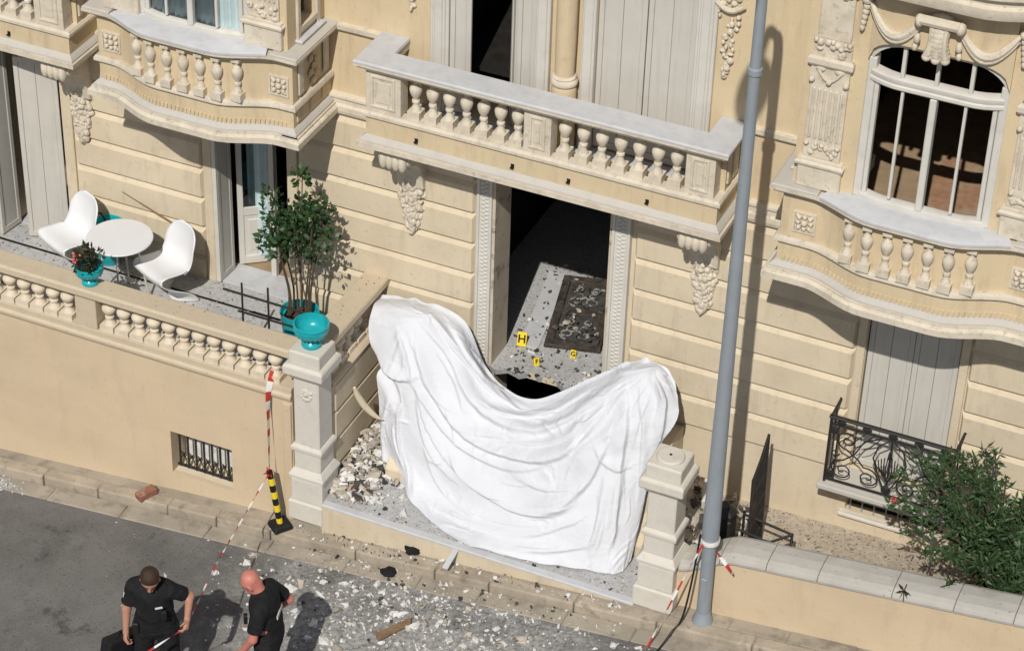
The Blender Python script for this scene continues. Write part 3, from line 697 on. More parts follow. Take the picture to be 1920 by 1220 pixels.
# ------------------------------------------------------------------ shutters, doors
def leaf(name, hinge, ang, w, z0, z1, mat, par=None, louvre=True, inset=.0, panels=2):
    """door or shutter leaf hinged at (x,y); ang = plan direction of the leaf from its hinge"""
    hx, hy = hinge; o = empty(name, (hx,hy,z0), par or villa); o.rotation_euler.z = ang
    h = z1-z0; t = .016; sw = .05
    mb = MB(); mb.box(0,sw,-t,t,0,h); mb.box(w-sw,w,-t,t,0,h); mb.box(sw,w-sw,-t,t,0,sw*1.4); mb.box(sw,w-sw,-t,t,h-sw*1.2,h); 
    part('leaf_frame', mb, mat, o, .004)
    if louvre:
        n = max(1, round((w-2*sw)/.17)); bw = (w-2*sw)/n
        for k in range(n):
            part('board', B(sw+k*bw+.0015,sw+(k+1)*bw-.0015,-.010+.003*(k%2),.008,sw*1.4+.001,h-sw*1.2-.001), mat, o, .003)
    return o
# closed shutters of the right-hand window
for a, b in ((W3[0]+.012,3.49),(3.494,W3[1]-.012)):
    leaf('shutter', (a, .045), 0, b-a, -.45, 1.78, M['shutter'])
vp('shutter_recess', B(W3[0]+.001,W3[1]-.001,.10,.13,-.47,1.79), M['dim'])
# left window: one leaf swung out square, one ajar
leaf('shutter', (W1[0]+.03, .0), R(-97), .30, FL+.02, 1.74, M['shutter'])
leaf('shutter', (W1[1]-.01, -.035), R(180+20), .44, FL+.02, 1.74, M['shutter'])
# second window: shutter folded into the reveal, inner leaf open into the room
leaf('shutter', (W2[0]+.035, -.02), R(88), .27, FL+.02, 1.74, M['shutter'])
vp('window_frame', MB().box(W2[0]+.002,W2[0]+.05,-.045,-.022,FL+.015,1.76), M['frame'], bevel=.004)
vp('window_frame', B(W2[1]-.05,W2[1]-.002,.06,.12,FL+.015,1.76), M['frame'], bevel=.004)
vp('window_frame', B(-3.40,-3.34,.30,.36,FL+.015,1.76), M['frame'], bevel=.004)
dl = empty('door_leaf', (W2[0]+.06,.34,FL+.02), villa); dl.rotation_euler.z = R(38)
mb = MB(); h=2.1; mb.box(0,.06,-.02,.02,0,h); mb.box(.36,.42,-.02,.02,0,h); mb.box(.06,.36,-.02,.02,0,.10); mb.box(.06,.36,-.02,.02,.60,.70); mb.box(.06,.36,-.02,.02,h-.1,h)
part('leaf_frame', mb, M['frame'], dl, .005); part('lower_panel', B(.06,.36,-.008,.008,.10,.60), M['frame'], dl); part('raised_panel', B(.10,.32,-.016,.016,.15,.55), M['frame'], dl, .01)
part('pane', B(.06,.36,-.003,.003,.70,h-.1), M['glass'], dl)
mb = MB()
vs = []; n = 24
for i in range(n+1):
    xx = -3.74+.26*i/n; yy = .46+.02*math.sin(i*1.9); vs += [(xx,yy,FL+.12),(xx,yy,1.75)]
part('curtain', MB().add(vs,[(2*i,2*i+2,2*i+3,2*i+1) for i in range(n)]), M['curtain'], villa, smooth=True)
# curtains in the left bay
for x0, x1 in ((-4.14,-3.57),(-3.53,-2.97)):
    vs = []; n = 40
    for i in range(n+1):
        xx = x0+(x1-x0)*i/n; yy = bow(xx,BL)+.25+.016*math.sin(i*1.35)+.01*math.sin(i*.6); vs += [(xx,yy,2.6),(xx,yy,4.6)]
    part('curtain', MB().add(vs,[(2*i,2*i+2,2*i+3,2*i+1) for i in range(n)]), M['curtain'], villa, smooth=True)
# balcony windows behind the centre balcony
for a in (-1.43, 1.165):
    mb = MB().sweep([(a,.0),(a+.19,.0)], [(0,2.3),(.045,2.3),(.045,5.2),(0,5.2)]); mb.box(a+.03,a+.16,-.062,-.04,2.3,5.2); mb.box(a+.055,a+.135,-.075,-.06,2.3,5.2)
    vp('architrave', mb, M['frame'], bevel=.008)
mb = MB(); mb.box(-.36,-.22,-.06,.0,2.3,5.2); mb.box(-.34,-.25,-.075,-.058,2.3,5.2); vp('architrave', mb, M['frame'], bevel=.008)
mb = MB(); mb.box(.09,.22,-.06,.0,2.3,5.2); mb.box(.11,.20,-.075,-.058,2.3,5.2); vp('architrave', mb, M['frame'], bevel=.008)
leaf('shutter', (-1.235,-.01), R(4), .21, 2.32, 5.0, M['shutter'])
leaf('shutter', (-.365,-.015), R(180-2), .195, 2.32, 5.0, M['shutter'])
leaf('shutter', (-.565,-.005), R(180-55), .19, 2.32, 5.0, M['shutter'])
leaf('shutter', (.225,.02), 0, .46, 2.32, 5.0, M['shutter'])
leaf('shutter', (1.155,.02), math.pi, .46, 2.32, 5.0, M['shutter'])
vp('shutter_backing', B(.22,1.16,.06,.08,2.3,5.0), M['dim'])
cl = empty('column', (-.045,-.09,2.3), villa)
part('shaft', MB().lathe([(.092,.76),(.098,1.2),(.098,2.9)],24), M['plaster'], cl, smooth=True)
part('base_ring', MB().lathe([(.10,.66),(.125,.675),(.13,.70),(.12,.72),(.105,.73),(.115,.745),(.105,.76),(.09,.765)],24), M['stone'], cl, smooth=True)
part('pedestal', MB().lathe([(.12,0),(.12,.60),(.115,.64),(.105,.66)],24), M['plaster'], cl, smooth=True)
# carved drops on the wall either side
def wall_drop(x, ztop, zbot, seed):
    rr = random.Random(seed); mb = MB(); o = empty('carved_drop', (x,0,zbot), villa)
    n = 46
    for k in range(n):
        t = k/n; z = (ztop-zbot)*(1-t); w = .14*(1-t)**.8*(.55+.45*abs(math.cos(t*9)))+.012
        mb.blob((rr.uniform(-w,w),-.012-rr.uniform(0,.025),z),(rr.uniform(.014,.034),rr.uniform(.016,.03),rr.uniform(.016,.036)),7,5)
    tag(part('leaf_carving', mb, M['stone'], o, smooth=True), kind='stuff')
    mb = MB(); mb.tube([(-.13+.26*i/10,-.045,(ztop-zbot)*.78-.07*math.sin(math.pi*i/10)) for i in range(11)],.026,8); mb.blob((0,-.04,(ztop-zbot)*.93),(.09,.05,.07),10,6)
    part('swag', mb, M['stone'], o, smooth=True)
wall_drop(1.46, 4.35, 3.38, 3); wall_drop(-1.62, 4.2, 3.28, 5)

# ------------------------------------------------------------------ entrance: architrave, floor, broken step
for x0, x1 in ((-.905,DR[0]),(DR[1],.685)):
    o = empty('door_architrave', ((x0+x1)/2,0,-.5), villa); ox=(x0+x1)/2
    mb = MB(); w=(x1-x0)/2; mb.box(-w,w,-.05,.0,-.02,2.5); part('backing', mb, M['frame'], o, .004)
    part('fillet', B(-w,-w+.028,-.068,-.045,-.02,2.5), M['frame'], o, .004); part('fillet', B(w-.028,w,-.068,-.045,-.02,2.5), M['frame'], o, .004)
    mb = MB(); zz = .02
    while zz < 2.45:
        mb.blob((-.018,-.052,zz),(.03,.016,.016),6,4); mb.blob((.018,-.052,zz+.022),(.03,.016,.016),6,4); zz += .046
    part('bead_carving', mb, M['frame'], o, smooth=True)
mb = MB(); mb.box(DR[0]+.001,DR[0]+.03,-.04,.335,-.488,1.85); vp('door_reveal', mb, M['scorched']); mb = MB(); mb.box(DR[1]-.03,DR[1]-.001,-.04,.335,-.488,1.85); vp('door_reveal', mb, M['scorched'])
# marble floor with a ragged outer edge
edge = [(-.90,-.05),(-.82,-.10),(-.74,-.05),(-.64,-.10),(-.54,-.03),(-.40,-.07),(-.30,.02),(-.20,-.03),(-.10,.05),(.0,-.02),(.08,-.07),(.16,-.02),(.24,-.10),(.34,-.06),(.46,-.13),(.58,-.08),(.66,-.12)]
mb = MB(); top = [(x,y,-.492) for x,y in edge]; n=len(edge)
inner = [(x,.36,-.492) for x,y in edge]
vs = top+inner+[(x,y+.015,-.56) for x,y in edge]+[(x,.36,-.56) for x,y in edge]
fs = []
for i in range(n-1): fs += [(i,i+1,n+i+1,n+i),(2*n+i+1,2*n+i,3*n+i,3*n+i+1),(i,2*n+i,2*n+i+1,i+1)]
step = vp('broken_doorstep', MB().add(vs,fs), M['granite'])
vp('hall_floor', B(-1.4,1.2,.345,4.6,-.56,-.501), M['granite'])
# stairs under the sheet, flank pedestals
st = empty('front_steps', (0,-.6,-1.5)); tag(st, 'wrecked front steps with curved yellow flank walls under the white sheet', 'steps')
for k in range(3):
    part('tread', B(-.75,.95,.6-1.05+.22*k-.0,.6-.35,.0+.13*k,.13*(k+1)), M['marble'], st, .008)
def flank(x0, x1, s):
    pr = [(-1.02,-1.5),(-1.02,-1.36),(-.90,-1.28),(-.82,-1.1),(-.80,-.9),(-.78,-.75),(-.70,-.62),(-.55,-.56),(-.02,-.56),(-.02,-1.5)]
    mb = MB(); k=len(pr); mb.add([(x,y+.6,z+1.5) for x in (x0,x1) for y,z in pr],[tuple(range(k)),tuple(range(2*k-1,k-1,-1))]+[(i,(i+1)%k,k+(i+1)%k,k+i) for i in range(k)])
    return part('flank_wall', mb, M['course'], st, .01)
flank(-1.42,-1.12,1); flank(1.08,1.36,-1)
tag(slab('entrance_court', -1.84, 1.56, -1.62, -.0, lambda x: -1.5, .4, M['granite']), kind='structure')
mb = MB(); mb.box(-1.80,1.54,-1.66,-1.621,-2.2,-1.53); o = part('court_riser', mb, M['course']); tag(o, kind='structure')
mb = MB(); mb.box(-1.80,1.54,-1.668,-1.58,-1.529,-1.495); o = part('court_edge', mb, M['marble'], bevel=.008); tag(o, kind='structure')

# ------------------------------------------------------------------ terrace on the left
ter = empty('terrace', (-4,-1.5,-2.2)); tag(ter, 'raised terrace with yellow retaining wall and stone balustrade on the left', 'terrace')
ter.location = (0,0,0)
def tp(n, mb, mat, **k): return part(n, mb, mat, ter, **k)
CW = (-3.58,-2.87,-1.80,-1.27)
tp('retaining_wall', wall_with_holes(-9.5,-2.16,-2.9,-.40,-1.55,-1.2,[(CW[0],CW[1],CW[2],CW[3])]), M['terrace_wall'])
tp('wall_pier', B(-2.26,-2.17,-1.575,-1.53,-2.3,-.45), M['terrace_wall'], bevel=.006)
tp('terrace_floor', B(-9.5,-1.86,-1.2,.0,-.56,FL), M['granite'])
tp('drain_slot', B(-6.6,-2.95,-.365,-.335,FL-.02,FL+.004), M['char'])
tp('wall_string', MB().sweep([(-9.5,-1.55),(-2.16,-1.55)],[(-.3,-.399),(.03,-.399),(.04,-.37),(.04,-.345),(.015,-.33),(.015,-.26),(-.25,-.26)]), M['terr_stone'], bevel=.004)
tp('rail_coping', MB().sweep([(-9.5,-1.55),(-2.12,-1.55)],[(-.21,.10),(.0,.10),(.03,.12),(.045,.14),(.045,.20),(.03,.222),(-.2,.222),(-.21,.21)]), M['terr_stone'], bevel=.006)
for a,b in ((-4.60,-4.36),(-7.0,-6.76)): tp('pier', B(a,b,-1.552,-1.36,-.259,.099), M['terr_stone'], bevel=.006)
k=0
for x in [-4.26+.171*i for i in range(12)]+[-4.74-.171*i for i in range(12)]:
    o = link('baluster', BM_ter, ter); o.location = (x,-1.46,-.26)
# returning side wall above the entrance
tp('side_wall', B(-2.1,-1.885,-1.30,.0,-2.0,-.30), M['course'])
jz = [-1.5,-1.34,-1.0,-.655,-.31]
for a,b in zip(jz[:-1],jz[1:]):
    g=.01; mb=MB()
    X=-1.85
    mb.add([(X,-1.22,a+g),(X,-.02,a+g),(X,-.02,b-g-.03),(X,-1.22,b-g-.03),(-1.89,-1.27,a+g),(-1.89,.0,a+g),(-1.89,.0,b-g),(-1.89,-1.27,b-g)],[(0,1,2,3),(4,0,3,7),(3,2,6,7),(4,5,1,0)])
    tp('stone_course', mb, M['course'])
tp('side_string', MB().sweep([(-1.87,-1.30),(-1.87,0)],[(-.25,-.299),(.03,-.299),(.035,-.27),(.01,-.25),(-.25,-.25)]), M['terr_stone'])
tp('side_coping', MB().sweep([(-1.92,-1.30),(-1.92,-.001)],[(-.20,.10),(.03,.10),(.05,.12),(.06,.14),(.06,.20),(.045,.221),(-.2,.221),(-.21,.20)]), M['terr_stone'], bevel=.006)
for y in (-1.12,-.93,-.74,-.55,-.36,-.17):
    o = link('baluster', BM_ter, ter); o.location = (-1.98,y,-.252); o.scale=(1,1,.978)
# cellar window with iron bars
cw = empty('cellar_window', (-3.22,-1.5,CW[2]), ter)
for i in range(8):
    x=-.33+.66*i/7; part('bar', B(x-.009,x+.009,.06,.078,.0,.53), M['iron'], cw)
part('cross_bar', B(-.36,.36,.055,.083,.50,.525), M['iron'], cw); part('cross_bar', B(-.36,.36,.055,.083,.02,.04), M['iron'], cw)
mb = MB()
for i in range(7):
    x=-.285+.57*i/6
    for s in (-1,1):
        mb.tube([(x+s*.04*math.sin(t*.55)*(1-t/16), .058, .05+.09*(1-math.cos(t*.4))*.9) for t in range(12)], .006, 5)
part('scrolls', mb, M['iron'], cw)
part('back_wall', B(-.37,.37,.22,.25,-.02,.56), M['debris_white'], cw)
part('sill', MB().add([(-.355,.0,0.0),(.355,.0,.0),(.355,.22,.03),(-.355,.22,.03)],[(0,1,2,3)]), M['course'], cw)

# ------------------------------------------------------------------ gate pillars
def gate_pillar(x0, x1, y0, zb, zt, label, knob):
    cx=(x0+x1)/2; w=(x1-x0)/2; cy=y0+w; p = empty('gate_pillar',(cx,cy,zb)); tag(p,label,'pillar','gate pillars of the entrance')
    h = zt-zb
    def sq(prof):                                # square moulded block from (half width, z)
        mb=MB(); n=len(prof); vs=[]
        for r,z in prof: vs += [(-r,-r,z),(r,-r,z),(r,r,z),(-r,r,z)]
        fs=[(3,2,1,0),tuple(4*(n-1)+i for i in range(4))]
        for j in range(n-1): fs += [(4*j+i,4*j+(i+1)%4,4*j+4+(i+1)%4,4*j+4+i) for i in range(4)]
        return mb.add(vs,fs)
    s = w
    part('plinth', sq([(s+.02,0),(s+.02,.22),(s+.012,.235)]), M['white_stone'], p, .01, seg=2)
    part('base_block', sq([(s-.005,.236),(s-.005,.50),(s-.02,.52)]), M['white_stone'], p, .012, seg=2)
    part('base_moulding', sq([(s+.012,.521),(s+.014,.56),(s-.01,.60),(s-.03,.63)]), M['white_stone'], p, .008)
    part('lower_shaft', sq([(s-.034,.631),(s-.034,.85)]), M['white_stone'], p, .01)
    part('band', sq([(s-.01,.851),(s-.006,.90),(s-.03,.93)]), M['white_stone'], p, .008)
    part('upper_shaft', sq([(s-.042,.931),(s-.042,h-.34)]), M['white_stone'], p, .01)
    part('neck_moulding', sq([(s-.03,h-.339),(s-.005,h-.30),(s+.005,h-.275)]), M['white_stone'], p, .006)
    part('cap', sq([(s+.03,h-.274),(s+.035,h-.25),(s+.035,h-.17),(s+.01,h-.15)]), M['white_stone'], p, .014, seg=2)
    part('top_block', sq([(s-.012,h-.149),(s-.012,h-.02),(s-.02,h)]), M['white_stone'], p, .008)
    if knob:
        part('socket_disc', MB().lathe([(s*.72,h),(s*.72,h+.02),(s*.66,h+.032)],20), M['white_stone'], p, .004); part('bolt_hole', MB().lathe([(.014,h+.030),(.014,h+.0345)],10), M['char'], p)
    rr=random.Random(int(x0*10)); mb=MB()        # carved ornament on the front face
    zc = h-.50
    for k in range(12): 
        a=k*.6; mb.blob((.055*math.cos(a)*(.4+.06*k), -(s-.042)-.004, zc+.075*math.sin(a)*(.4+.06*k)),(.022,.016,.022),7,5)
    mb.blob((0,-(s-.042)-.004,zc),(.03,.02,.03),8,5)
    if not knob: part('carved_rosette', mb, M['white_stone'], p, smooth=True)
    return p
gate_pillar(-2.16,-1.80,-1.64,-1.80,.27,'tall white stone gate pillar left of the sheet, turquoise bowl on top',False)
gate_pillar(1.54,1.91,-1.64,-1.50,.20,'white stone gate pillar right of the sheet with bare round socket on top',True)

# ------------------------------------------------------------------ garden wall and bed on the right
gw = empty('garden_wall',(0,0,0)); tag(gw,'low yellow garden wall with rounded grey coping stones along the right pavement','garden wall')
def zc(x): return -.68+.112*(x-2.3)
mb = MB(); xs=[1.90+.3*i for i in range(22)]
def zw(x): return zc(x)-.10-(.22*S((2.45-x)/.55))
vs=[]; 
for x in xs: vs += [(x,-1.52,zp(x)-.4),(x,-1.52,zw(x)),(x,-1.22,zw(x)),(x,-1.22,zp(x)-.4)]
fs=[]
for i in range(len(xs)-1):
    a=4*i; fs += [(a,a+4,a+5,a+1),(a+1,a+5,a+6,a+2),(a+2,a+6,a+7,a+3)]
fs += [(0,1,2,3),(4*len(xs)-1,4*len(xs)-2,4*len(xs)-3,4*len(xs)-4)]
part('wall', MB().add(vs,fs), M['terrace_wall'], gw)
def cope_stone(x0,x1):
    pr=[(-1.545,0),(-1.55,.035),(-1.535,.075),(-1.48,.10),(-1.37,.112),(-1.25,.105),(-1.20,.085),(-1.19,.0)]
    k=len(pr); n=5; vs=[]; 
    for i in range(n+1):
        x=x0+(x1-x0)*i/n; z=zw(x)+.002
        vs += [(x,y,z+dz) for y,dz in pr]
    fs=[(i*k+j,i*k+(j+1)%k,(i+1)*k+(j+1)%k,(i+1)*k+j) for i in range(n) for j in range(k)]+[tuple(range(k)),tuple(range((n+1)*k-1,n*k-1,-1))]
    part('coping_stone', MB().add(vs,fs), M['cap_stone'], gw, .008, seg=2)
jx=[1.915,2.31,2.76,3.25,3.95,4.52,5.06,5.7,6.4,7.1]
for a,b in zip(jx[:-1],jx[1:]): cope_stone(a+.002,b-.002)
tag(slab('garden_bed',1.57,8,-1.3,0,lambda x:-1.27+.03*(x-2.3),.4,M['gravel']),kind='structure')
rr=random.Random(3)

# window balcony of wrought iron with marble sill; cellar vent
bc = empty('iron_balcony',(3.49,0,-.5),villa)
part('sill_slab', B(-.66,.66,-.37,.0,-.06,.0), M['ledge'], bc, .012, seg=2)
part('under_moulding', B(-.62,.62,-.30,.0,-.11,-.071), M['white_stone'], bc, .008)
for s in (-1,1):
    part('side_bars', MB().tube([(s*.60,-.32,.02),(s*.60,-.32,.80)],.014,6).tube([(s*.60,-.32,.79),(s*.60,-.05,.80),(s*.62,.0,.82)],.014,6).tube([(s*.60,-.32,.06),(s*.60,.0,.06)],.01,6).tube([(s*.60,-.16,.06),(s*.60,-.16,.79)],.008,6), M['iron'], bc)
part('hand_rail', B(-.62,.62,-.345,-.295,.775,.80), M['iron'], bc, .006)
part('rail', B(-.60,.60,-.33,-.31,.70,.712), M['iron'], bc); part('rail', B(-.60,.60,-.33,-.31,.05,.064), M['iron'], bc)
def spiral(mb,cx,cz,r,turns,a0,sgn,rad=.0075):
    n=26; pts=[]
    for i in range(n):
        t=i/(n-1); q=r*(1-.86*t); a=a0+sgn*turns*2*math.pi*t; pts.append((cx+q*math.cos(a),-.32,cz+q*math.sin(a)))
    mb.tube(pts,[rad*(1.15-.3*i/n) for i in range(n)],5)
mb=MB()
for s in (-1,1):
    spiral(mb,s*.42,.56,.11,1.6,R(-90),s); spiral(mb,s*.44,.20,.12,1.6,R(90),-s); spiral(mb,s*.19,.19,.11,1.6,R(90),s); spiral(mb,s*.53,.38,.045,1.2,0,s)
    mb.tube([(s*.42,-.32,.45),(s*.30,-.32,.37),(s*.24,-.32,.30),(s*.19,-.32,.30)],.008,5); mb.tube([(s*.44,-.32,.32),(s*.34,-.32,.42),(s*.26,-.32,.60),(s*.10,-.32,.69)],.008,5)
    mb.tube([(s*.02,-.32,.10),(s*.10,-.32,.28),(s*.16,-.32,.45),(s*.12,-.32,.60),(s*.02,-.32,.69)],.008,5)
    for k in range(5): mb.tube([(s*.02,-.32,.24),(s*(.03+.022*k),-.32,.36),(s*(.02+.03*k),-.32,.50-.02*k)],.006,5)
    for k in range(4): mb.tube([(s*(.10+.08*k),-.32,.69),(s*(.20+.085*k),-.32,.55),(s*(.28+.06*k),-.32,.50)],.005,5)
    mb.box(s*.52-.007,s*.52+.007,-.328,-.312,.06,.70)
    mb.blob((s*.56,-.32,.12),(.045,.012,.05),8,5); mb.blob((s*.56,-.32,.64),(.045,.012,.05),8,5)
mb.tube([(0,-.32,.06),(0,-.32,.70)],.010,6); mb.blob((0,-.325,.12),(.05,.02,.05),8,6); mb.blob((0,-.325,.24),(.03,.018,.03),8,6); mb.blob((0,-.325,.52),(.022,.015,.06),8,6)
for k in range(5): mb.blob((-.50+.25*k,-.32,.742),(.05,.012,.028),8,5)
part('scroll_work', mb, M['iron'], bc)
vt = empty('cellar_vent',(3.51,0,-.94),villa)
part('lintel', B(-.50,.50,-.03,.01,.085,.12), M['white_stone'], vt, .006); part('vent_sill', B(-.52,.50,-.06,.02,-.13,-.085), M['white_stone'], vt, .012)
for k in range(8): part('bar', MB().tube([(-.42+.12*k,.03,-.09),(-.42+.12*k,.03,.09)],.008,6), M['steel'], vt)
part('vent_back', B(-.46,.47,.12,.14,-.1,.1), M['dark'], vt)

# ------------------------------------------------------------------ street lamp
lp = empty('street_lamp',(2.235,-1.655,zp(2.235))); tag(lp,'tall grey steel street lamp on the pavement right of the gate pillar','street lamp')
part('base_flange', MB().lathe([(.10,-.02),(.10,.02),(.082,.06),(.07,.12)],20), M['steel'], lp, smooth=True)
part('lower_pole', MB().lathe([(.066,.08),(.062,.98)],20), M['steel'], lp, smooth=True)
part('access_door', B(-.028,.028,-.070,-.058,.30,.56), M['steel'], lp, .004)
part('joint_ring', MB().lathe([(.062,.975),(.088,.985),(.088,1.02),(.083,1.03)],20), M['steel'], lp, smooth=True)
part('pole', MB().lathe([(.082,1.03),(.064,3.2),(.048,5.93)],20), M['steel'], lp, smooth=True)
part('collar', MB().lathe([(.05,5.90),(.062,5.91),(.062,5.96),(.05,5.97)],20), M['steel'], lp, smooth=True)
arm=[(0,0,5.9),(0,0,6.72),(.02,-.12,7.05),(.05,-.36,7.42),(.09,-.75,7.85),(.17,-1.4,8.55),(.26,-2.1,9.12),(.33,-2.6,9.42)]
arm=[tuple(p) for p in cr_list(arm,40)]
part('arm', MB().tube(arm,[.048-.014*i/39 for i in range(40)],12), M['steel'], lp, smooth=True)
part('lamp_head', MB().blob((.37,-2.95,9.52),(.15,.36,.075),18,10), M['steel'], lp, smooth=True)
part('lamp_glass', MB().blob((.37,-2.97,9.465),(.11,.24,.06),14,8), M['frame'], lp, smooth=True)

# ------------------------------------------------------------------ the white sheet
CT = np.array([
[(-1.91,-0.15,0.07),(-1.46,-0.18,0.17),(-0.94,-0.22,0.09),(-0.58,-0.35,-0.35),(-0.05,-0.50,-0.38),(0.53,-0.45,0.05),(0.85,-0.38,0.28),(1.13,-0.38,0.39),(1.35,-0.45,0.32)],
[(-1.86,-0.42,0.11),(-1.39,-0.50,0.20),(-0.90,-0.52,-0.02),(-0.45,-0.60,-0.39),(0.12,-0.75,-0.43),(0.65,-0.72,-0.05),(0.97,-0.62,0.28),(1.25,-0.58,0.37),(1.46,-0.55,0.15)],
[(-1.82,-0.60,-0.07),(-1.38,-0.78,-0.19),(-0.88,-0.80,-0.48),(-0.37,-0.90,-0.66),(0.23,-1.00,-0.61),(0.74,-0.98,-0.32),(1.08,-0.85,-0.03),(1.34,-0.75,0.02),(1.49,-0.65,0.00)],
[(-1.67,-0.74,-0.41),(-1.34,-0.92,-0.66),(-0.88,-1.00,-1.00),(-0.30,-1.15,-1.06),(0.33,-1.20,-0.93),(0.80,-1.15,-0.71),(1.09,-1.00,-0.50),(1.31,-0.88,-0.38),(1.39,-0.78,-0.26)],
[(-1.57,-0.84,-0.87),(-1.31,-0.98,-1.09),(-0.91,-1.10,-1.36),(-0.29,-1.30,-1.38),(0.40,-1.38,-1.27),(0.85,-1.35,-1.12),(1.12,-1.20,-1.00),(1.31,-1.00,-0.89),(1.35,-0.88,-0.63)],
[(-1.56,-0.86,-1.35),(-1.29,-1.00,-1.47),(-0.81,-1.37,-1.475),(-0.16,-1.59,-1.475),(0.45,-1.55,-1.475),(0.91,-1.45,-1.475),(1.22,-1.38,-1.475),(1.33,-1.19,-1.45),(1.32,-0.91,-1.25)]])
def cr(P, n):
    """Catmull-Rom resample along axis 0 to n points"""
    k=len(P); E=np.concatenate([[2*P[0]-P[1]],P,[2*P[-1]-P[-2]]]); t=np.linspace(0,k-1,n); i=np.minimum(t.astype(int),k-2); f=(t-i).reshape(-1,*([1]*(P.ndim-1)))
    a,b,c,d=E[i],E[i+1],E[i+2],E[i+3]
    return .5*((2*b)+(c-a)*f+(2*a-5*b+4*c-d)*f**2+(3*b-a-3*c+d)*f**3)
NV, NU = 230, 330
base = cr(np.swapaxes(cr(CT, NV),0,1), NU).swapaxes(0,1)       # NV x NU x 3
def field(nu, nv, seed):
    r = np.random.default_rng(seed); g = r.standard_normal((nv,nu,1)); return cr(np.swapaxes(cr(g,NV),0,1),NU).swapaxes(0,1)[...,0]
def line_noise(t, seed, freq):
    """smooth 1-D noise along t, unit variance"""
    r = np.random.default_rng(seed); g = r.standard_normal(400); q=t*freq+200; i=np.clip(np.floor(q).astype(int),0,397); f=q-i; f=f*f*(3-2*f); return g[i]*(1-f)+g[i+1]*f
def normals(p):
    du=np.gradient(p,axis=1); dv=np.gradient(p,axis=0); n=np.cross(du,dv); return n/np.maximum(np.linalg.norm(n,axis=2,keepdims=True),1e-9)
nrm = normals(base)
if nrm[NV//2,NU//2,1] > 0: nrm = -nrm
V, U = np.meshgrid(np.linspace(0,1,NV),np.linspace(0,1,NU),indexing='ij')
X=base[...,0]
# long folds: (height, steep-side width, broad-side width, curve in sheet coordinates u,v)
FOLDS = [
  (0.05, 0.03, 0.13, [(0.164, 0.223), (0.246, 0.258), (0.316, 0.314), (0.389, 0.319), (0.471, 0.284), (0.55, 0.249), (0.635, 0.214), (0.708, 0.21)]),
  (0.028, 0.025, 0.09, [(0.176, 0.153), (0.255, 0.214), (0.365, 0.192), (0.453, 0.148)]),
  (0.045, 0.028, 0.12, [(0.155, 0.288), (0.195, 0.393), (0.277, 0.441), (0.343, 0.459), (0.426, 0.45), (0.502, 0.441), (0.571, 0.415), (0.605, 0.328), (0.663, 0.258)]),
  (0.03, 0.024, 0.1, [(0.161, 0.432), (0.201, 0.459), (0.286, 0.502), (0.362, 0.507), (0.438, 0.502), (0.514, 0.467)]),
  (0.055, 0.03, 0.15, [(0.188, 0.463), (0.228, 0.537), (0.295, 0.59), (0.386, 0.646), (0.456, 0.699), (0.529, 0.69), (0.593, 0.629), (0.644, 0.555), (0.678, 0.437)]),
  (0.03, 0.025, 0.09, [(0.222, 0.096), (0.277, 0.17), (0.347, 0.162)]),
  (0.045, -0.035, 0.12, [(0.742, 0.271), (0.742, 0.485), (0.751, 0.664), (0.757, 0.808), (0.742, 0.886)]),
  (0.02, 0.02, 0.08, [(0.644, 0.432), (0.678, 0.533), (0.736, 0.594), (0.793, 0.607)]),
  (0.03, -0.025, 0.07, [(0.1, 0.293), (0.14, 0.362), (0.158, 0.415)]),
  (0.05, 0.025, 0.08, [(0.012, 0.533), (0.076, 0.502), (0.131, 0.463), (0.167, 0.419)]),
  (0.026, -0.022, 0.06, [(0.134, 0.502), (0.134, 0.694), (0.155, 0.865)]),
  (0.03, 0.022, 0.07, [(0.182, 0.459), (0.207, 0.563), (0.249, 0.624), (0.304, 0.664)]),
  (0.024, -0.02, 0.05, [(0.082, 0.624), (0.027, 0.847), (0.036, 0.987)]),
  (0.026, 0.028, 0.1, [(0.271, 0.891), (0.371, 0.852), (0.459, 0.83), (0.547, 0.769), (0.623, 0.734)]),
  (0.018, 0.022, 0.08, [(0.441, 0.961), (0.535, 0.904), (0.647, 0.873)]),
  (0.028, 0.028, 0.09, [(0.687, 0.585), (0.681, 0.755), (0.653, 0.895)]),
  (0.028, 0.024, 0.09, [(0.359, 0.306), (0.429, 0.245), (0.502, 0.157), (0.55, 0.135), (0.614, 0.1)]),
  (0.022, 0.022, 0.08, [(0.398, 0.41), (0.474, 0.362), (0.538, 0.341), (0.584, 0.323), (0.614, 0.266)]),
  (0.02, 0.022, 0.09, [(0.45, 0.533), (0.514, 0.581), (0.584, 0.59)]),
  (0.04, -0.03, 0.08, [(0.86, 0.218), (0.9, 0.301), (0.9, 0.406), (0.927, 0.568)]),
  (0.022, 0.022, 0.08, [(0.292, 0.55), (0.334, 0.611), (0.407, 0.646)]),
  (0.024, 0.022, 0.08, [(0.21, 0.271), (0.277, 0.323), (0.31, 0.384)]),
  (0.018, 0.02, 0.07, [(0.128, 0.279), (0.179, 0.349), (0.225, 0.41), (0.289, 0.41)]),
  (0.022, 0.024, 0.08, [(0.319, 0.441), (0.395, 0.389), (0.486, 0.314)]),
  (0.018, 0.02, 0.06, [(0.571, 0.415), (0.62, 0.376), (0.681, 0.314)]),
  (0.016, 0.02, 0.07, [(0.368, 0.782), (0.438, 0.777), (0.505, 0.751)]),
  (0.02, 0.022, 0.06, [(0.79, 0.262), (0.802, 0.406), (0.842, 0.633), (0.848, 0.764)]),
  (0.018, 0.02, 0.06, [(0.219, 0.62), (0.255, 0.712), (0.301, 0.777)]),
]
disp=.010*field(6,5,15)+.004*field(14,11,16)+.0022*field(34,26,17)*np.clip(.3+field(6,5,18),0,1.6)
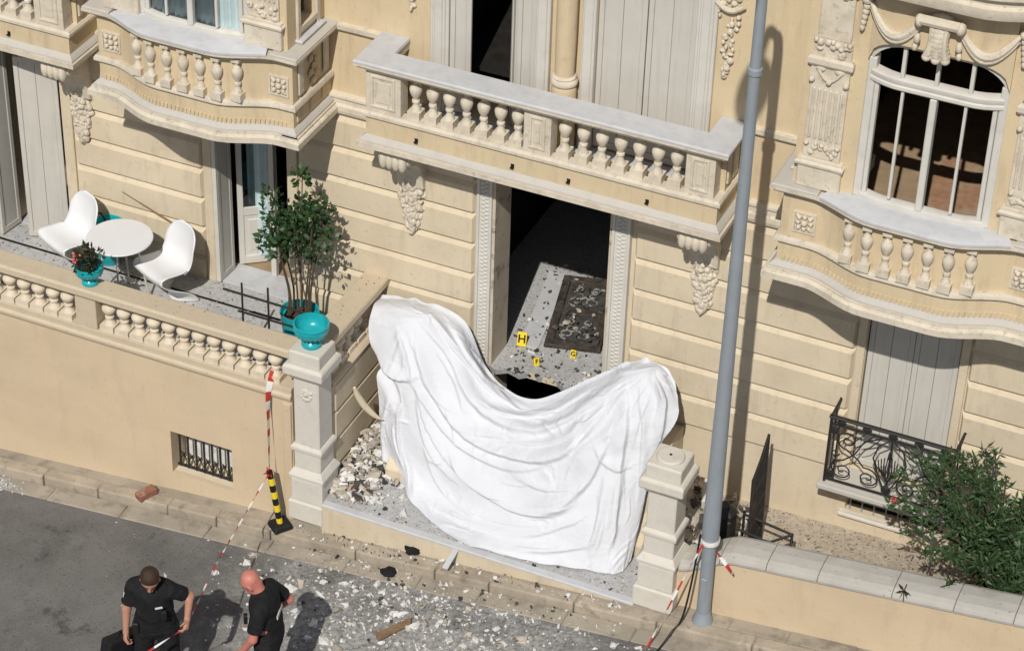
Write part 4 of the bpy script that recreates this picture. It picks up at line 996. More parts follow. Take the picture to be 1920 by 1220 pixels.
def rand_folds(n, seed):
    r=np.random.default_rng(seed); Sx=.523*base[...,1]+.812*base[...,2]; Xn=(X+.02)/1.2; th=np.arctan2(.01+.07*Xn-Sx,.62*(1-np.clip(Xn,-1.25,1.25)**2)+1e-3)+.10*field(9,8,31)
    gv,gu=np.gradient(th); L=[]
    for k in range(n):
        u,v=r.uniform(.03,.97),r.uniform(.05,.97); pts=[(u,v)]; sgn=1 if r.random()<.5 else -1
        steps=int(r.integers(4,12))
        for q in range(steps):
            i=int(np.clip(u*(NU-1),0,NU-1)); j=int(np.clip(v*(NV-1),0,NV-1)); du,dv=-gv[j,i],gu[j,i]
            hx=np.linalg.norm(base[j,min(i+1,NU-1)]-base[j,max(i-1,0)])/2+1e-6; hy=np.linalg.norm(base[min(j+1,NV-1),i]-base[max(j-1,0),i])/2+1e-6
            l=math.hypot(du*hx,dv*hy)+1e-9; u+=sgn*du/l*.045/(NU-1); v+=sgn*dv/l*.045/(NV-1)
            if not(.0<u<1 and .0<v<1): break
            pts.append((u,v))
        if len(pts)>2: L.append((r.uniform(.006,.017),r.uniform(.006,.011)*(1 if r.random()<.75 else -1),r.uniform(.02,.05),pts))
    return L
for amp,wl,wu,uv in FOLDS+rand_folds(95,77):
    uvc=cr(np.array(uv,float),len(uv)*5); uvc=np.clip(uvc,0,1)
    ii=np.rint(uvc[:,0]*(NU-1)).astype(int); jj=np.rint(uvc[:,1]*(NV-1)).astype(int)
    L3=base[jj,ii]; n=len(L3)
    best=np.full((NV,NU),1e9); sg=np.zeros((NV,NU)); tt=np.zeros((NV,NU))
    for k in range(n-1):
        ra=int(30 if amp>.016 else 12)*2; sl=(slice(max(0,jj[k]-ra),jj[k]+ra),slice(max(0,ii[k]-ra),ii[k]+ra)); bs=base[sl]
        A=L3[k]; D=L3[k+1]-A; l2=max(D@D,1e-9); W=bs-A; t=np.clip((W@D)/l2,0,1); E_=W-t[...,None]*D; d=np.sqrt((E_*E_).sum(-1))
        s=np.sign(np.cross(D,E_)@nrm[jj[k],ii[k]]); b_=best[sl]; upd=d<b_; b_[upd]=d[upd]; sg[sl][upd]=s[upd]; tt[sl][upd]=((k+t)/(n-1))[upd]
    if wl<0: sg=-sg
    ds=best*(1+.25*field(12,10,int(amp*1e4)+n))
    w=np.where(sg>0,wu*.8,abs(wl)*.62); taper=np.sin(np.pi*np.clip(tt*.94+.03,0,1))**.6
    disp+=(amp*1.3 if amp>.0175 else amp)*np.exp(-(ds/w)**2)*taper
hem=np.clip((V-.84)/.16,0,1); disp+=hem*(.009*field(30,8,19)+.005*field(60,14,20))
disp-=disp.mean()
pos=base+nrm*(disp*np.clip(.3+V/.04,0,1))[...,None]
tuck=np.exp(-((V-.56)/.04)**2)*np.clip((-1.20-X)/.4,0,1); pos+=nrm*(-.08*tuck)[...,None]; pos[...,0]+=.06*tuck
rag=field(36,3,23)[0]; pos[:,:,2]+=(.010*rag*np.exp(-((V)/.03)**2)); pos[:,:,1]+=(.020*field(26,3,24)*np.exp(-((1-V)/.04)**2))
pos[...,2]=np.maximum(pos[...,2],-1.488+.003*np.abs(field(30,20,25)))
vs = [tuple(p) for p in pos.reshape(-1,3)]
fs = [(j*NU+i,j*NU+i+1,(j+1)*NU+i+1,(j+1)*NU+i) for j in range(NV-1) for i in range(NU-1)]
sheet = part('white_sheet', MB().add(vs,fs), M['white'], smooth=False)
sheet.data.polygons.foreach_set('use_smooth',[True]*len(sheet.data.polygons))
tag(sheet,'huge white sheet draped in swags over the wrecked entrance steps','sheet')

# ------------------------------------------------------------------ terrace furniture
def s_chair(loc, rz, label):
    """one-piece moulded cantilever chair: a bent shell, wide base skirts trailing back"""
    prof=[(-.235,.83),(-.225,.74),(-.20,.62),(-.175,.52),(-.13,.445),(-.04,.41),(.08,.415),(.19,.43),(.25,.425),(.275,.395),(.25,.33),(.17,.25),(.08,.18),(.02,.11),(.0,.05),(.01,.0)]
    P=cr_list(prof,46); nt_=19; vs=[]
    for k,(s,z) in enumerate(P):
        t=k/45
        w = .245*(.90+.14*math.sin(min(1,t*2.0)*math.pi/2)) if t<.55 else .25-.03*(t-.55)/.45
        if t<.13: w*=math.sqrt(max(.02,1-((.13-t)/.13)**2*.90))
        for j in range(nt_):
            q=-1+2*j/(nt_-1); a=abs(q)
            curl=.045*a**3*(1 if t<.6 else 0)+(-.0 if t<.6 else 0)
            ss=s; zz=z
            if t<.33: ss+=.07*a**2.5*min(1,t/.12)
            elif t<.6: zz+=.035*a**3
            if t>.6:
                g=(t-.6)/.4; ss-=.20*g*a**2.0; zz=z
            vs.append((ss,q*w,zz))
    fs=[(k*nt_+j,k*nt_+j+1,(k+1)*nt_+j+1,(k+1)*nt_+j) for k in range(45) for j in range(nt_-1)]
    o=part('plastic_chair',MB().add(vs,fs),M['plastic'],smooth=True); sd=o.modifiers.new('solid','SOLIDIFY'); sd.thickness=.014; sd.offset=0
    o.location=loc; o.rotation_euler.z=rz; tag(o,label,'chair','white moulded terrace chairs'); return o
s_chair((-4.13,-.50,FL+.002),R(246),'white moulded plastic chair right of the round table, near the potted tree')
s_chair((-5.30,-.47,FL+.002),R(246),'white moulded plastic chair left of the round table, by the grey shutter')
tb=empty('round_table',(-4.58,-.70,FL)); tag(tb,'small white round table with thin splayed legs between two chairs','table')
part('table_top', MB().lathe([(.31,.715),(.335,.722),(.34,.732),(.335,.742),(.31,.745)],40), M['plastic'], tb, smooth=True)
for a in (20,110,200,290):
    c_,s_=math.cos(R(a)),math.sin(R(a)); part('leg', MB().tube([(.16*c_,.16*s_,.715),(.27*c_,.27*s_,.0)],.011,8), M['frame'], tb)
rl=empty('iron_rail',(-2.6,-1.15,FL)); tag(rl,'low black iron rail with two bars behind the balustrade, beside the planter','railing')
part('bar', MB().tube([(-.52,0,.84),(.42,0,.83)],.013,6), M['iron'], rl); part('bar', MB().tube([(-.36,0,.625),(.42,0,.625)],.013,6), M['iron'], rl)
for x in (-.31,-.02): part('post', MB().tube([(x,0,0),(x,0,.97 if x<-.1 else 1.0)],.012,6), M['iron'], rl)

# ------------------------------------------------------------------ turquoise pots
def bowl(loc, s, label, leaves=0, seed=1):
    o=empty('garden_urn',loc); tag(o,label,'urn','turquoise glazed bowls on the balustrade')
    pr=[(.085,0),(.09,.012),(.088,.035),(.05,.065),(.045,.085),(.09,.10),(.135,.135),(.155,.175),(.155,.20),(.145,.205),(.158,.215),(.158,.232),(.142,.236),(.136,.20),(.122,.145),(.085,.118),(.03,.112)]
    part('bowl', MB().lathe([(a*s,b*s) for a,b in pr],28), M['turq'], o, smooth=True)
    mb=MB()
    for k in range(22): a=k*math.pi/11; mb.tube([((r_-.004)*s*math.cos(a),(r_-.004)*s*math.sin(a),z_*s) for r_,z_ in ((.10,.105),(.135,.135),(.152,.165))],[.006*s,.012*s,.006*s],6)
    part('gadroons', mb, M['turq'], o, smooth=True)
    return o
bowl((-1.98,-1.46,.271),1.12,'empty turquoise glazed bowl on the left gate pillar')
fb_=bowl((-4.46,-1.46,.224),.93,'turquoise bowl of scorched red flowers on the balustrade rail')

def leaf_quads(mb, c, n, rx, ry, rz, lw, ll, rnd, fn=None, up=.3):
    for k in range(n):
        while True:
            p=Vector((rnd.uniform(-1,1),rnd.uniform(-1,1),rnd.uniform(-1,1)))
            if p.length<1 and (fn is None or fn(p)): break
        q=Vector((c[0]+p.x*rx,c[1]+p.y*ry,c[2]+p.z*rz))
        d=Vector((p.x+rnd.uniform(-.8,.8),p.y+rnd.uniform(-.8,.8),p.z*.5+up+rnd.uniform(-.7,.7))).normalized()
        add_leaf(mb,q,d,lw*rnd.uniform(.7,1.25),ll*rnd.uniform(.7,1.25),rnd)
def add_leaf(mb,q,d,w,l,rnd):
    s=d.cross(Vector((rnd.uniform(-1,1),rnd.uniform(-1,1),rnd.uniform(-.4,1)))); 
    if s.length<1e-3: s=Vector((1,0,0))
    s.normalize(); n=s.cross(d); b=n*l*.12
    mb.add([q,q+d*l*.45+s*w-b*.3,q+d*l-b,q+d*l*.45-s*w-b*.3],[(0,1,2),(0,2,3)])
rnd=random.Random(11)
mb=MB(); leaf_quads(mb,(0,0,.27),190,.15,.15,.13,.016,.07,rnd); part('foliage',mb,M['leaf_dark'],fb_)
mb=MB()
for k in range(9): mb.blob((-.14+rnd.uniform(-.05,.05),rnd.uniform(-.10,.02),.25+rnd.uniform(-.06,.07)),(.018,.018,.014),6,4)
part('flowers',mb,M['pink_flower'],fb_,smooth=True)
# far pot against the wall between chair and table
pt=empty('glazed_pot',(-5.05,-.20,FL)); tag(pt,'turquoise glazed pot against the wall behind the round table','pot')
part('pot', MB().lathe([(.10,0),(.13,.08),(.15,.25),(.16,.42),(.165,.48),(.145,.48),(.135,.40),(.02,.38)],24), M['turq'], pt, smooth=True)
mb=MB(); mb.tube([(-.2,-.02,.50),(-.15,.0,.56),(-.08,.01,.57),(-.02,.0,.50)],.012,6); part('handle',mb,M['iron'],pt)
tag(part('broom_handle', MB().tube([(-5.0,-.03,.36),(-4.35,-.05,.13),(-3.98,-.30,.10)],.012,6), M['wood']),'thin wooden stick leaning from the wall across the chair back','stick')
# planter with a multi-stemmed tree
pl_=empty('potted_tree',(-2.58,-.60,FL)); tag(pl_,'leafy multi-stemmed tree in a turquoise planter on the terrace corner','tree')
part('planter', MB().lathe([(.13,0),(.16,.03),(.175,.18),(.19,.33),(.20,.40),(.185,.40),(.175,.34),(.02,.33)],28), M['turq'], pl_, smooth=True)
part('soil', MB().lathe([(.172,.335),(.10,.35),(.02,.355)],20), M['soil'], pl_)
rnd=random.Random(21); tips=[]
mbs=MB(); stems=[]
for k in range(8):
    a=k*math.pi*2/8+.3; x0,y0=.11*math.cos(a),.11*math.sin(a); x1,y1=(.20+.06*rnd.random())*math.cos(a)+rnd.uniform(-.04,.04),.16*math.sin(a)+rnd.uniform(-.03,.03)
    h=1.15+rnd.uniform(-.15,.35)
    pts=cr_list([(x0,y0,.33),(x0*1.0+.01,y0,.62),(x0*.6+x1*.4,y0*.6+y1*.4,.90),(x1,y1,h),(x1*1.15,y1*1.1,h+.32)],14)
    part('stem', MB().tube(pts,[.013-.0006*i for i in range(14)],6), M['bark'], pl_)
    tips += [Vector(pts[i]) for i in (11,12,13)]
mb=MB(); 
def clump(c,r,n,w=.022,l=.07):
    for k in range(n):
        p=Vector((rnd.gauss(0,1),rnd.gauss(0,1),rnd.gauss(0,.8))); p=p/max(p.length,.4)*r*rnd.random()**.4
        add_leaf(mb,Vector(c)+p,(p.normalized()*.8+Vector((rnd.uniform(-.7,.7),rnd.uniform(-.7,.7),rnd.uniform(-.2,.8)))).normalized(),w*rnd.uniform(.7,1.2),l*rnd.uniform(.7,1.2),rnd)
for t in tips: clump(t,.11,24)
for k in range(26):
    c=(rnd.gauss(0,.16),rnd.gauss(0,.12),1.34+rnd.gauss(0,.16)); clump(c,.095,21)
for c in ((-.34,-.02,1.22),(-.36,-.03,1.12),(-.28,0,1.05),(.06,.0,1.72),(.07,.02,1.92),(.05,0,2.0),(.12,0,1.12)): clump(c,.075,34)
part('crown',mb,M['leaf'],pl_)
part('top_shoot', MB().tube([(.05,.0,1.5),(.06,0,1.75),(.07,0,2.0)],.006,5), M['bark'], pl_)

# ------------------------------------------------------------------ oleander in its box on the right
bx=empty('oleander_bush',(4.72,-.86,-1.2)); tag(bx,'green oleander bush with red flowers behind the right garden wall','bush')
mb=MB(); mb.box(-.24,.24,-.22,-.19,0,.56); mb.box(-.24,.24,.19,.22,0,.56); mb.box(-.24,-.21,-.19,.19,0,.56); mb.box(.21,.24,-.19,.19,0,.56)
part('planter_box',mb,M['wood'],bx); part('soil',B(-.21,.21,-.19,.19,.4,.53),M['soil'],bx)
rnd=random.Random(31); mb=MB(); fl=MB(); mbst=MB(); dead=MB()
for k in range(84):
    a=rnd.uniform(0,6.28); rr_=rnd.uniform(.1,.95)**.7; tx,ty,tz=-.16+.92*rr_*math.cos(a),.50*rr_*math.sin(a),.60+rnd.uniform(.05,1.32)*(1.12-.35*rr_)
    pts=cr_list([(rnd.uniform(-.1,.1),rnd.uniform(-.08,.08),.5),(tx*.35,ty*.35,.5+(tz-.5)*.5),(tx*.8,ty*.8,.5+(tz-.5)*.85),(tx,ty,tz)],9)
    mbst.tube(pts,.007,4)
    for i in range(2,9):
        for q in range(15):
            p=Vector(pts[i])+Vector((rnd.uniform(-.03,.03),)*3); d=Vector((rnd.uniform(-1,1)+tx*.5,rnd.uniform(-1,1)+ty*.5,rnd.uniform(-.5,.9))).normalized()
            add_leaf(dead if (tz<1.0 and tx<.2 and rnd.random()<.5) else mb,p,d,.012*rnd.uniform(.7,1.3),.095*rnd.uniform(.5,1.25),rnd)
    if rnd.random()<.07:
        for q in range(5): fl.blob((tx+rnd.uniform(-.04,.04),ty-.02+rnd.uniform(-.04,.04),tz+rnd.uniform(-.02,.05)),(.016,.016,.012),6,4)
part('crown',mb,M['leaf2'],bx); part('dry_leaves',dead,M['leaf_dark'],bx); part('branches',mbst,M['bark'],bx); part('flowers',fl,M['red_flower'],bx)

# ------------------------------------------------------------------ people: blended limb volumes meshed as one surface
def sdf_mesh(caps, res=.011, blend=.02, cuts=(), subs=()):
    """caps: (a, b, ra, rb, yscale) round cones; returns verts, faces of the smooth union (surface nets)"""
    A=np.array([c[0] for c in caps]); Bv=np.array([c[1] for c in caps]); rm=max(max(c[2],c[3]) for c in caps)+.03
    lo=np.minimum(A,Bv).min(0)-rm; hi=np.maximum(A,Bv).max(0)+rm
    n=np.ceil((hi-lo)/res).astype(int)+1
    ax=[lo[i]+res*np.arange(n[i]) for i in range(3)]
    D=np.full(n,9.0)
    for a,b,ra,rb,ys in caps:
        a=np.array(a,float); b=np.array(b,float); r=max(ra,rb)+.05
        i0=np.maximum(np.floor((np.minimum(a,b)-r-lo)/res).astype(int),0); i1=np.minimum(np.ceil((np.maximum(a,b)+r-lo)/res).astype(int)+1,n)
        sl=tuple(slice(i0[k],i1[k]) for k in range(3))
        gx,gy,gz=np.meshgrid(ax[0][sl[0]],ax[1][sl[1]],ax[2][sl[2]],indexing='ij')
        S3=np.array([1,ys,1.]); P=np.stack([gx,gy,gz],-1)*S3; a_=a*S3; b_=b*S3; ba=b_-a_; l2=max(ba@ba,1e-9)
        h=np.clip(((P-a_)@ba)/l2,0,1); d=np.linalg.norm(P-a_-h[...,None]*ba,axis=-1)-(ra+(rb-ra)*h)
        o=D[sl]; k=blend if min(ra,rb)>.015 else .006
        hh=np.clip(.5+.5*(o-d)/k,0,1); D[sl]=o*(1-hh)+d*hh-k*hh*(1-hh)
    if cuts or subs:
        gx,gy,gz=np.meshgrid(*ax,indexing='ij'); P=np.stack([gx,gy,gz],-1)
        for p0,nv,c0,rad in cuts:              # plane cut, only near c0
            e=((P-np.array(p0))@np.array(nv)); near=np.linalg.norm(P-np.array(c0),axis=-1)<rad; D=np.where(near,np.maximum(D,e),D)
        for c,r in subs: D=np.maximum(D,-(np.linalg.norm(P-np.array(c),axis=-1)-r))
    s=D<0; V8=[D[i:n[0]-1+i,j:n[1]-1+j,k:n[2]-1+k] for i in(0,1) for j in(0,1) for k in(0,1)]
    off=np.array([(i,j,k) for i in(0,1) for j in(0,1) for k in(0,1)],float)
    V8=np.stack(V8,-1); ins=V8<0; act=ins.any(-1)&~ins.all(-1); idx=np.full(act.shape,-1); cells=np.argwhere(act); idx[act]=np.arange(len(cells)); v=V8[act]
    E=[(a,b) for a in range(8) for b in range(a+1,8) if np.abs(off[a]-off[b]).sum()==1]
    acc=np.zeros((len(cells),3)); cnt=np.zeros((len(cells),1))
    for a,b in E:
        va,vb=v[:,a],v[:,b]; m_=(va<0)!=(vb<0); t=np.where(m_,va/np.where(m_,va-vb,1),0)[:,None]
        acc+=np.where(m_[:,None],off[a]+(off[b]-off[a])*t,0); cnt+=m_[:,None]
    verts=lo+res*(cells+acc/np.maximum(cnt,1)); F=[]
    for axis in range(3):
        o1,o2=[q for q in range(3) if q!=axis]
        sl0=[slice(None)]*3; sl1=[slice(None)]*3; sl0[axis]=slice(0,-1); sl1[axis]=slice(1,None)
        ch=s[tuple(sl0)]!=s[tuple(sl1)]
        pts=np.argwhere(ch); pts=pts[(pts[:,o1]>0)&(pts[:,o2]>0)&(pts[:,o1]<n[o1]-1)&(pts[:,o2]<n[o2]-1)]
        e1=np.zeros(3,int); e1[o1]=1; e2=np.zeros(3,int); e2[o2]=1
        q=[pts-e1-e2,pts-e2,pts,pts-e1]; q=np.stack([idx[tuple(k.T)] for k in q],-1); q=q[(q>=0).all(1)]; F.append(q)
    return verts, np.concatenate(F)
def sdf_part(name, caps, mat, parent, **k):
    v,f=sdf_mesh(caps,**k); me=bpy.data.meshes.new(name); me.from_pydata(v.tolist(),[],f.tolist()); me.materials.append(mat); me.update()
    bm=bmesh.new(); bm.from_mesh(me); bmesh.ops.recalc_face_normals(bm,faces=bm.faces); bmesh.ops.smooth_vert(bm,verts=bm.verts,factor=.35,use_axis_x=True,use_axis_y=True,use_axis_z=True); bm.to_mesh(me); bm.free()
    me.polygons.foreach_set('use_smooth',[True]*len(me.polygons)); o=bpy.data.objects.new(name,me); col.objects.link(o); o.parent=parent; return o
def hand_caps(w, d, side, palm_n, curl):
    """palm plus four bent fingers and a thumb; w wrist, d pointing direction, side = thumb side"""
    w=Vector(w); d=Vector(d).normalized(); s=Vector(side); s=(s-d*s.dot(d)).normalized(); nrm_=Vector(palm_n); nrm_=(nrm_-d*nrm_.dot(d)-s*nrm_.dot(s)).normalized(); out=[]
    out.append((w,w+d*.075,.024,.030,1)); out.append((w+d*.05+s*.018,w+d*.09+s*.022,.017,.015,1)); out.append((w+d*.05-s*.018,w+d*.085-s*.024,.017,.014,1))
    for k,(o_,L) in enumerate(((.027,.068),(.009,.078),(-.009,.072),(-.026,.056))):
        p=w+d*.088+s*o_; a=curl*.5; q=p+(d*math.cos(a)+nrm_*math.sin(a))*L*.5; a=curl*1.5; r_=q+(d*math.cos(a)+nrm_*math.sin(a))*L*.5
        out += [(p,q,.0095,.0088,1),(q,r_,.0088,.0075,1)]
    p=w+d*.03+s*.028; q=p+(d*.6+s*.6+nrm_*.35).normalized()*.042; r_=q+(d*.75+nrm_*.6).normalized()*.032
    out += [(p,q,.013,.011,1),(q,r_,.0105,.009,1)]
    return out
def T(l): return [(tuple(a),tuple(b),ra,rb,ys) for a,b,ra,rb,ys in l]
def person(base, rz, J, label, skin, bald, prints):
    o=empty('person',base); o.rotation_euler.z=rz; tag(o,label,'person')
    g=lambda k: Vector(J[k])
    hd=g('head'); up=(hd-g('neck')).normalized(); fw=Vector(J['look']); fw=(fw-up*fw.dot(up)).normalized(); sd=up.cross(fw)
    head=[(hd+up*.03,hd+up*.045-fw*(-.0)-fw*.02,.082,.084,1),(hd+up*.02+fw*.015,hd-up*.055+fw*.045,.068,.046,1),(hd-up*.02-fw*.03,hd-up*.06-fw*.02,.06,.055,1),
          (hd+up*.015+fw*.088,hd-up*.02+fw*.103,.010,.014,1)]
    for s in (-1,1): head += [(hd+sd*s*.083+up*.02,hd+sd*s*.080-up*.025,.013,.012,1)]
    limbs=[(g('neck')-up*.06,hd-up*.04,.058,.054,1)]
    for s in ('L','R'):
        limbs += [(g('sh'+s),g('el'+s),.052,.042,1),(g('el'+s),g('wr'+s),.042,.027,1),(g('hip'+s),g('kn'+s),.088,.058,1),(g('kn'+s),g('an'+s),.057,.040,1),(g('an'+s)-Vector((0,-.03,.03)),g('an'+s)+Vector((0,-.15,-.045)),.042,.034,1)]
        limbs += hand_caps(J['wr'+s],g('wr'+s)-g('el'+s) if 'hd'+s not in J else J['hd'+s],J['th'+s],J['pn'+s],J['cu'+s])
    pel=(g('hipL')+g('hipR'))/2; ch=(g('shL')+g('shR'))/2
    torso=[(pel+Vector((-.07,0,0)),pel+Vector((.07,0,0)),.115,.115,1.2),(pel+Vector((0,0,.05)),ch*.5+pel*.5,.145,.150,1.25),(ch*.5+pel*.5,ch-Vector((0,0,.06)),.150,.155,1.25),(g('shL')*.8+g('shR')*.2,g('shR')*.8+g('shL')*.2,.085,.085,1.1),(ch,g('neck'),.085,.06,1)]
    sdf_part('body',T(torso+limbs+head),skin,o,res=.0105)
    # shirt with short sleeves, trousers, boots: looser volumes round the body
    k=.022
    sh=[(a,b,ra+k,rb+k,ys) for a,b,ra,rb,ys in torso[1:4]]+[(ch,g('neck')-up*.035,.10,.075,1.05),(pel+Vector((-.05,0,.06)),pel+Vector((.05,0,.06)),.145,.145,1.15)]
    cuts=[]
    for s in ('L','R'):
        e=g('sh'+s)+(g('el'+s)-g('sh'+s))*.72; sh.append((g('sh'+s),e,.074,.070,1)); d=(g('el'+s)-g('sh'+s)).normalized(); cuts.append((tuple(e),tuple(d),tuple(e),.14))
    cuts.append((tuple(pel+Vector((0,0,.0))),(0,0,-1),tuple(pel-Vector((0,0,.12))),.26))
    shirt=sdf_part('shirt',T(sh),M['black_cloth'],o,res=.012,blend=.035,cuts=cuts)
    tr=[(pel+Vector((-.075,0,-.01)),pel+Vector((.075,0,-.01)),.130,.130,1.15),(pel,pel+Vector((0,0,.06)),.15,.145,1.2)]
    for s in ('L','R'): tr += [(g('hip'+s),g('kn'+s),.108,.082,1),(g('kn'+s),g('an'+s)+Vector((0,0,.0)),.082,.072,1)]
    sdf_part('trousers',T(tr),M['black_cloth'],o,res=.013,blend=.03)
    mb=MB(); mb.lathe([(.158,-.02),(.163,-.018),(.163,.018),(.158,.02)],28); mb.v=[(x*1.0+pel.x,y*.84+pel.y,z+pel.z+.055) for x,y,z in mb.v]; part('belt',mb,M['leather'],o,smooth=True)
    bo=[]
    for s in ('L','R'): bo += [(g('an'+s)+Vector((0,.02,.06)),g('an'+s)-Vector((0,-.03,.03)),.056,.055,1),(g('an'+s)-Vector((0,-.03,.035)),g('an'+s)+Vector((0,-.15,-.045)),.052,.043,1)]
    sdf_part('boots',T(bo),M['leather'],o,res=.012)
    if not bald:
        sdf_part('hair',T([(hd+up*.045-fw*.008,hd+up*.05-fw*.03,.086,.086,1),(hd+up*.01-fw*.045,hd-up*.03-fw*.04,.07,.06,1)]),M['hair'],o,res=.011)
    mb=MB()
    for s in (-1,1): mb.blob(tuple(hd+fw*.078+sd*s*.031+up*.012),.010,8,6)
    part('eyes',mb,M['black'],o,smooth=True)
    mb=MB(); c=hd+fw*.093-up*.048; mb.obox(c,sd,fw,up,.022,.006,.005); part('mouth',mb,M['skin_red'],o,.002)
    part('radio',MB().obox((.12,-.145,1.20),(1,.3,0),(-.3,1,0),(0,0,1),.025,.018,.05),M['leather'],o,.006); part('belt_pouch',MB().obox((-.16,-.06,.97),(0,1,0),(1,0,0),(0,0,1),.045,.03,.06),M['leather'],o,.01)
    for c,a,b_,hx,hz in prints:
        n_=Vector(a).cross(Vector(b_)).normalized(); part('white_print',MB().obox(c,a,n_,b_,hx,.004,hz),M['print_white'],o)
    return o
J1=dict(head=(.01,-.115,1.585),look=(.10,-.80,-.62),neck=(0,-.04,1.475),shL=(.165,-.01,1.39),shR=(-.172,.0,1.40),elL=(.32,.06,1.27),elR=(-.25,-.01,1.13),wrL=(.335,-.17,1.20),wrR=(-.26,-.06,.89),
        hipL=(.10,.03,.93),hipR=(-.10,.03,.93),knL=(.13,-.01,.50),knR=(-.14,.02,.50),anL=(.15,.03,.09),anR=(-.16,.05,.09),
        hdL=(-.05,-.75,-.55),thL=(0,0,1),pnL=(-.8,-.3,-.5),cuL=1.1,thR=(0,-1,0),pnR=(1,0,0),cuR=1.15,hdR=(0,-.1,-1))
p1=person((-2.10,-4.31,-1.99),R(20),J1,'man in black short-sleeved uniform with brown hair bowing over the tape, bag in hand',M['skin'],False,
   [((.085,-.170,1.305),(1,0,.35),(-.2,-.3,1),.035,.010),((-.262,-.02,1.32),(.15,-1,0),(.2,0,1),.026,.028)])
J2=dict(head=(.0,-.11,1.525),look=(.05,-.80,-.60),neck=(0,-.03,1.425),shL=(.185,.0,1.35),shR=(-.185,.0,1.35),elL=(.245,-.05,1.08),elR=(-.30,.15,1.12),wrL=(.20,-.17,.87),wrR=(-.19,-.04,.99),
        hipL=(.10,.03,.90),hipR=(-.10,.03,.90),knL=(.13,.0,.48),knR=(-.13,-.02,.48),anL=(.14,.04,.09),anR=(-.15,.02,.09),
        hdL=(-.1,-.3,-.95),thL=(-.3,-1,.2),pnL=(-1,0,0),cuL=.55,hdR=(.7,-.5,-.3),thR=(0,0,1),pnR=(.3,-.6,-.4),cuR=.7)
p2=person((-1.09,-4.07,-1.885),R(-76),J2,'bald man in black uniform vest seen from behind, looking down to the left',M['skin_red'],True,
   [((.03,.146,1.26),(1,.05,.1),(0,-.12,1),.105,.016),((.17,.03,.86),(.3,1,0),(0,0,1),.035,.012)])
# hard case carried by the first man
cs=empty('hard_case',(-2.42,-4.46,-1.52)); cs.rotation_euler=(0,R(12),R(70)); tag(cs,'black hard case held by the bowing man','case')
part('shell',B(-.20,.20,-.07,.07,0,.32),M['leather'],cs,.02,seg=2); part('grip',MB().tube([(-.06,0,.32),(-.055,0,.365),(.055,0,.365),(.06,0,.32)],.011,6),M['leather'],cs); part('lid_seam',B(-.205,.205,-.074,.074,.15,.162),M['black'],cs)

# ------------------------------------------------------------------ entrance wreckage
dp=empty('fallen_door_leaf',(-.21,1.10,-.45)); dp.rotation_euler=(R(3),R(-2),R(13)); tag(dp,'charred ornate door leaf lying flat on the hall floor','door leaf')
fr=MB(); W_,L_=.29,.59
fr.box(-W_,-W_+.085,-L_,L_,0,.05); fr.box(W_-.085,W_,-L_,L_,0,.05)
for y0,y1 in ((-L_,-L_+.11),(-.05,.05),(L_-.10,L_)): fr.box(-W_+.085,W_-.085,y0,y1,.003,.047)
part('leaf_frame',fr,M['burnt_wood'],dp,.008)
part('ash_panel',B(-W_+.08,W_-.08,-L_+.1,L_-.09,.004,.012),M['debris_dark'],dp)
mb=MB()
for cy in (-.28,.27):
    for s in (-1,1):
        for kk in range(3):
            n=16; pts=[]
            for i in range(n):
                t=i/(n-1); q=(.085-.018*kk)*(1-.75*t); a=R(90*s)+s*t*7+kk*1.7; pts.append((s*(.09-.03*(kk%2))+q*math.cos(a),cy+(-.09+.09*kk)+q*math.sin(a),.03+.01*kk))
            mb.tube(pts,.011,5)
    for k in range(10): mb.blob((random.uniform(-.18,.18),cy+random.uniform(-.16,.16),.03),(.03,.02,.012),6,4)
tag(part('cast_scrolls',mb,M['scroll_ash'],dp),kind='stuff')
tag(part('charred_post',MB().tube([(.30,.98,-.48),(.24,1.35,.45),(.20,1.62,1.35)],[.045,.042,.04],6),M['burnt_wood']),'charred wooden post leaning upright inside the dark doorway','post')
tag(part('painted_sunlit_strip',MB().add([(-.60,.40,-.498),(-.40,.40,-.498),(-.62,1.75,-.498),(-.86,1.75,-.498),(-.60,.40,-.484),(-.40,.40,-.484),(-.62,1.75,-.484),(-.86,1.75,-.484)],[(0,3,2,1),(4,5,6,7),(0,1,5,4),(1,2,6,5),(2,3,7,6),(3,0,4,7)]),M['marble'],bevel=.004),'pale strip painting the sunlit part of the hall floor beside the fallen door leaf','slab')  # sunlit part of the hall floor, painted as a pale slanted strip
def marker(loc, rz, s, txt, label):
    o=empty('evidence_marker',loc); o.rotation_euler.z=rz; tag(o,label,'marker','yellow evidence markers')
    mb=MB(); h,w,d=.15*s,.05*s,.05*s
    mb.add([(-w,-d,0),(w,-d,0),(w,0,h),(-w,0,h)],[(0,1,2,3)]); mb.add([(-w,d,0),(w,d,0),(w,0,h),(-w,0,h)],[(3,2,1,0)])
    p=part('tent',mb,M['yellow'],o); sd=p.modifiers.new('solid','SOLIDIFY'); sd.thickness=.003
    cu=bpy.data.curves.new('letter','FONT'); cu.body=txt; cu.size=.125*s; cu.align_x='CENTER'; cu.align_y='CENTER'; cu.extrude=.001; cu.offset=.0025*s
    tmp=bpy.data.objects.new('tmp',cu); me=bpy.data.meshes.new_from_object(tmp); bpy.data.objects.remove(tmp); me.materials.clear(); me.materials.append(M['black'])
    t=bpy.data.objects.new('letter',me); col.objects.link(t); t.parent=o
    ang=math.atan2(h,d); t.location=(0,-d/2-.0045,h/2+.002); t.rotation_euler=(ang,0,0)
    return o
marker((-.58,.42,-.488),R(14),.95,'H','large yellow evidence marker with black letter H in the doorway')
marker((-.31,.16,-.488),R(40),.55,'F','small yellow evidence marker at the broken edge of the doorstep')
marker((-.03,.46,-.498),R(5),.55,'G','small yellow evidence marker in front of the fallen door leaf')
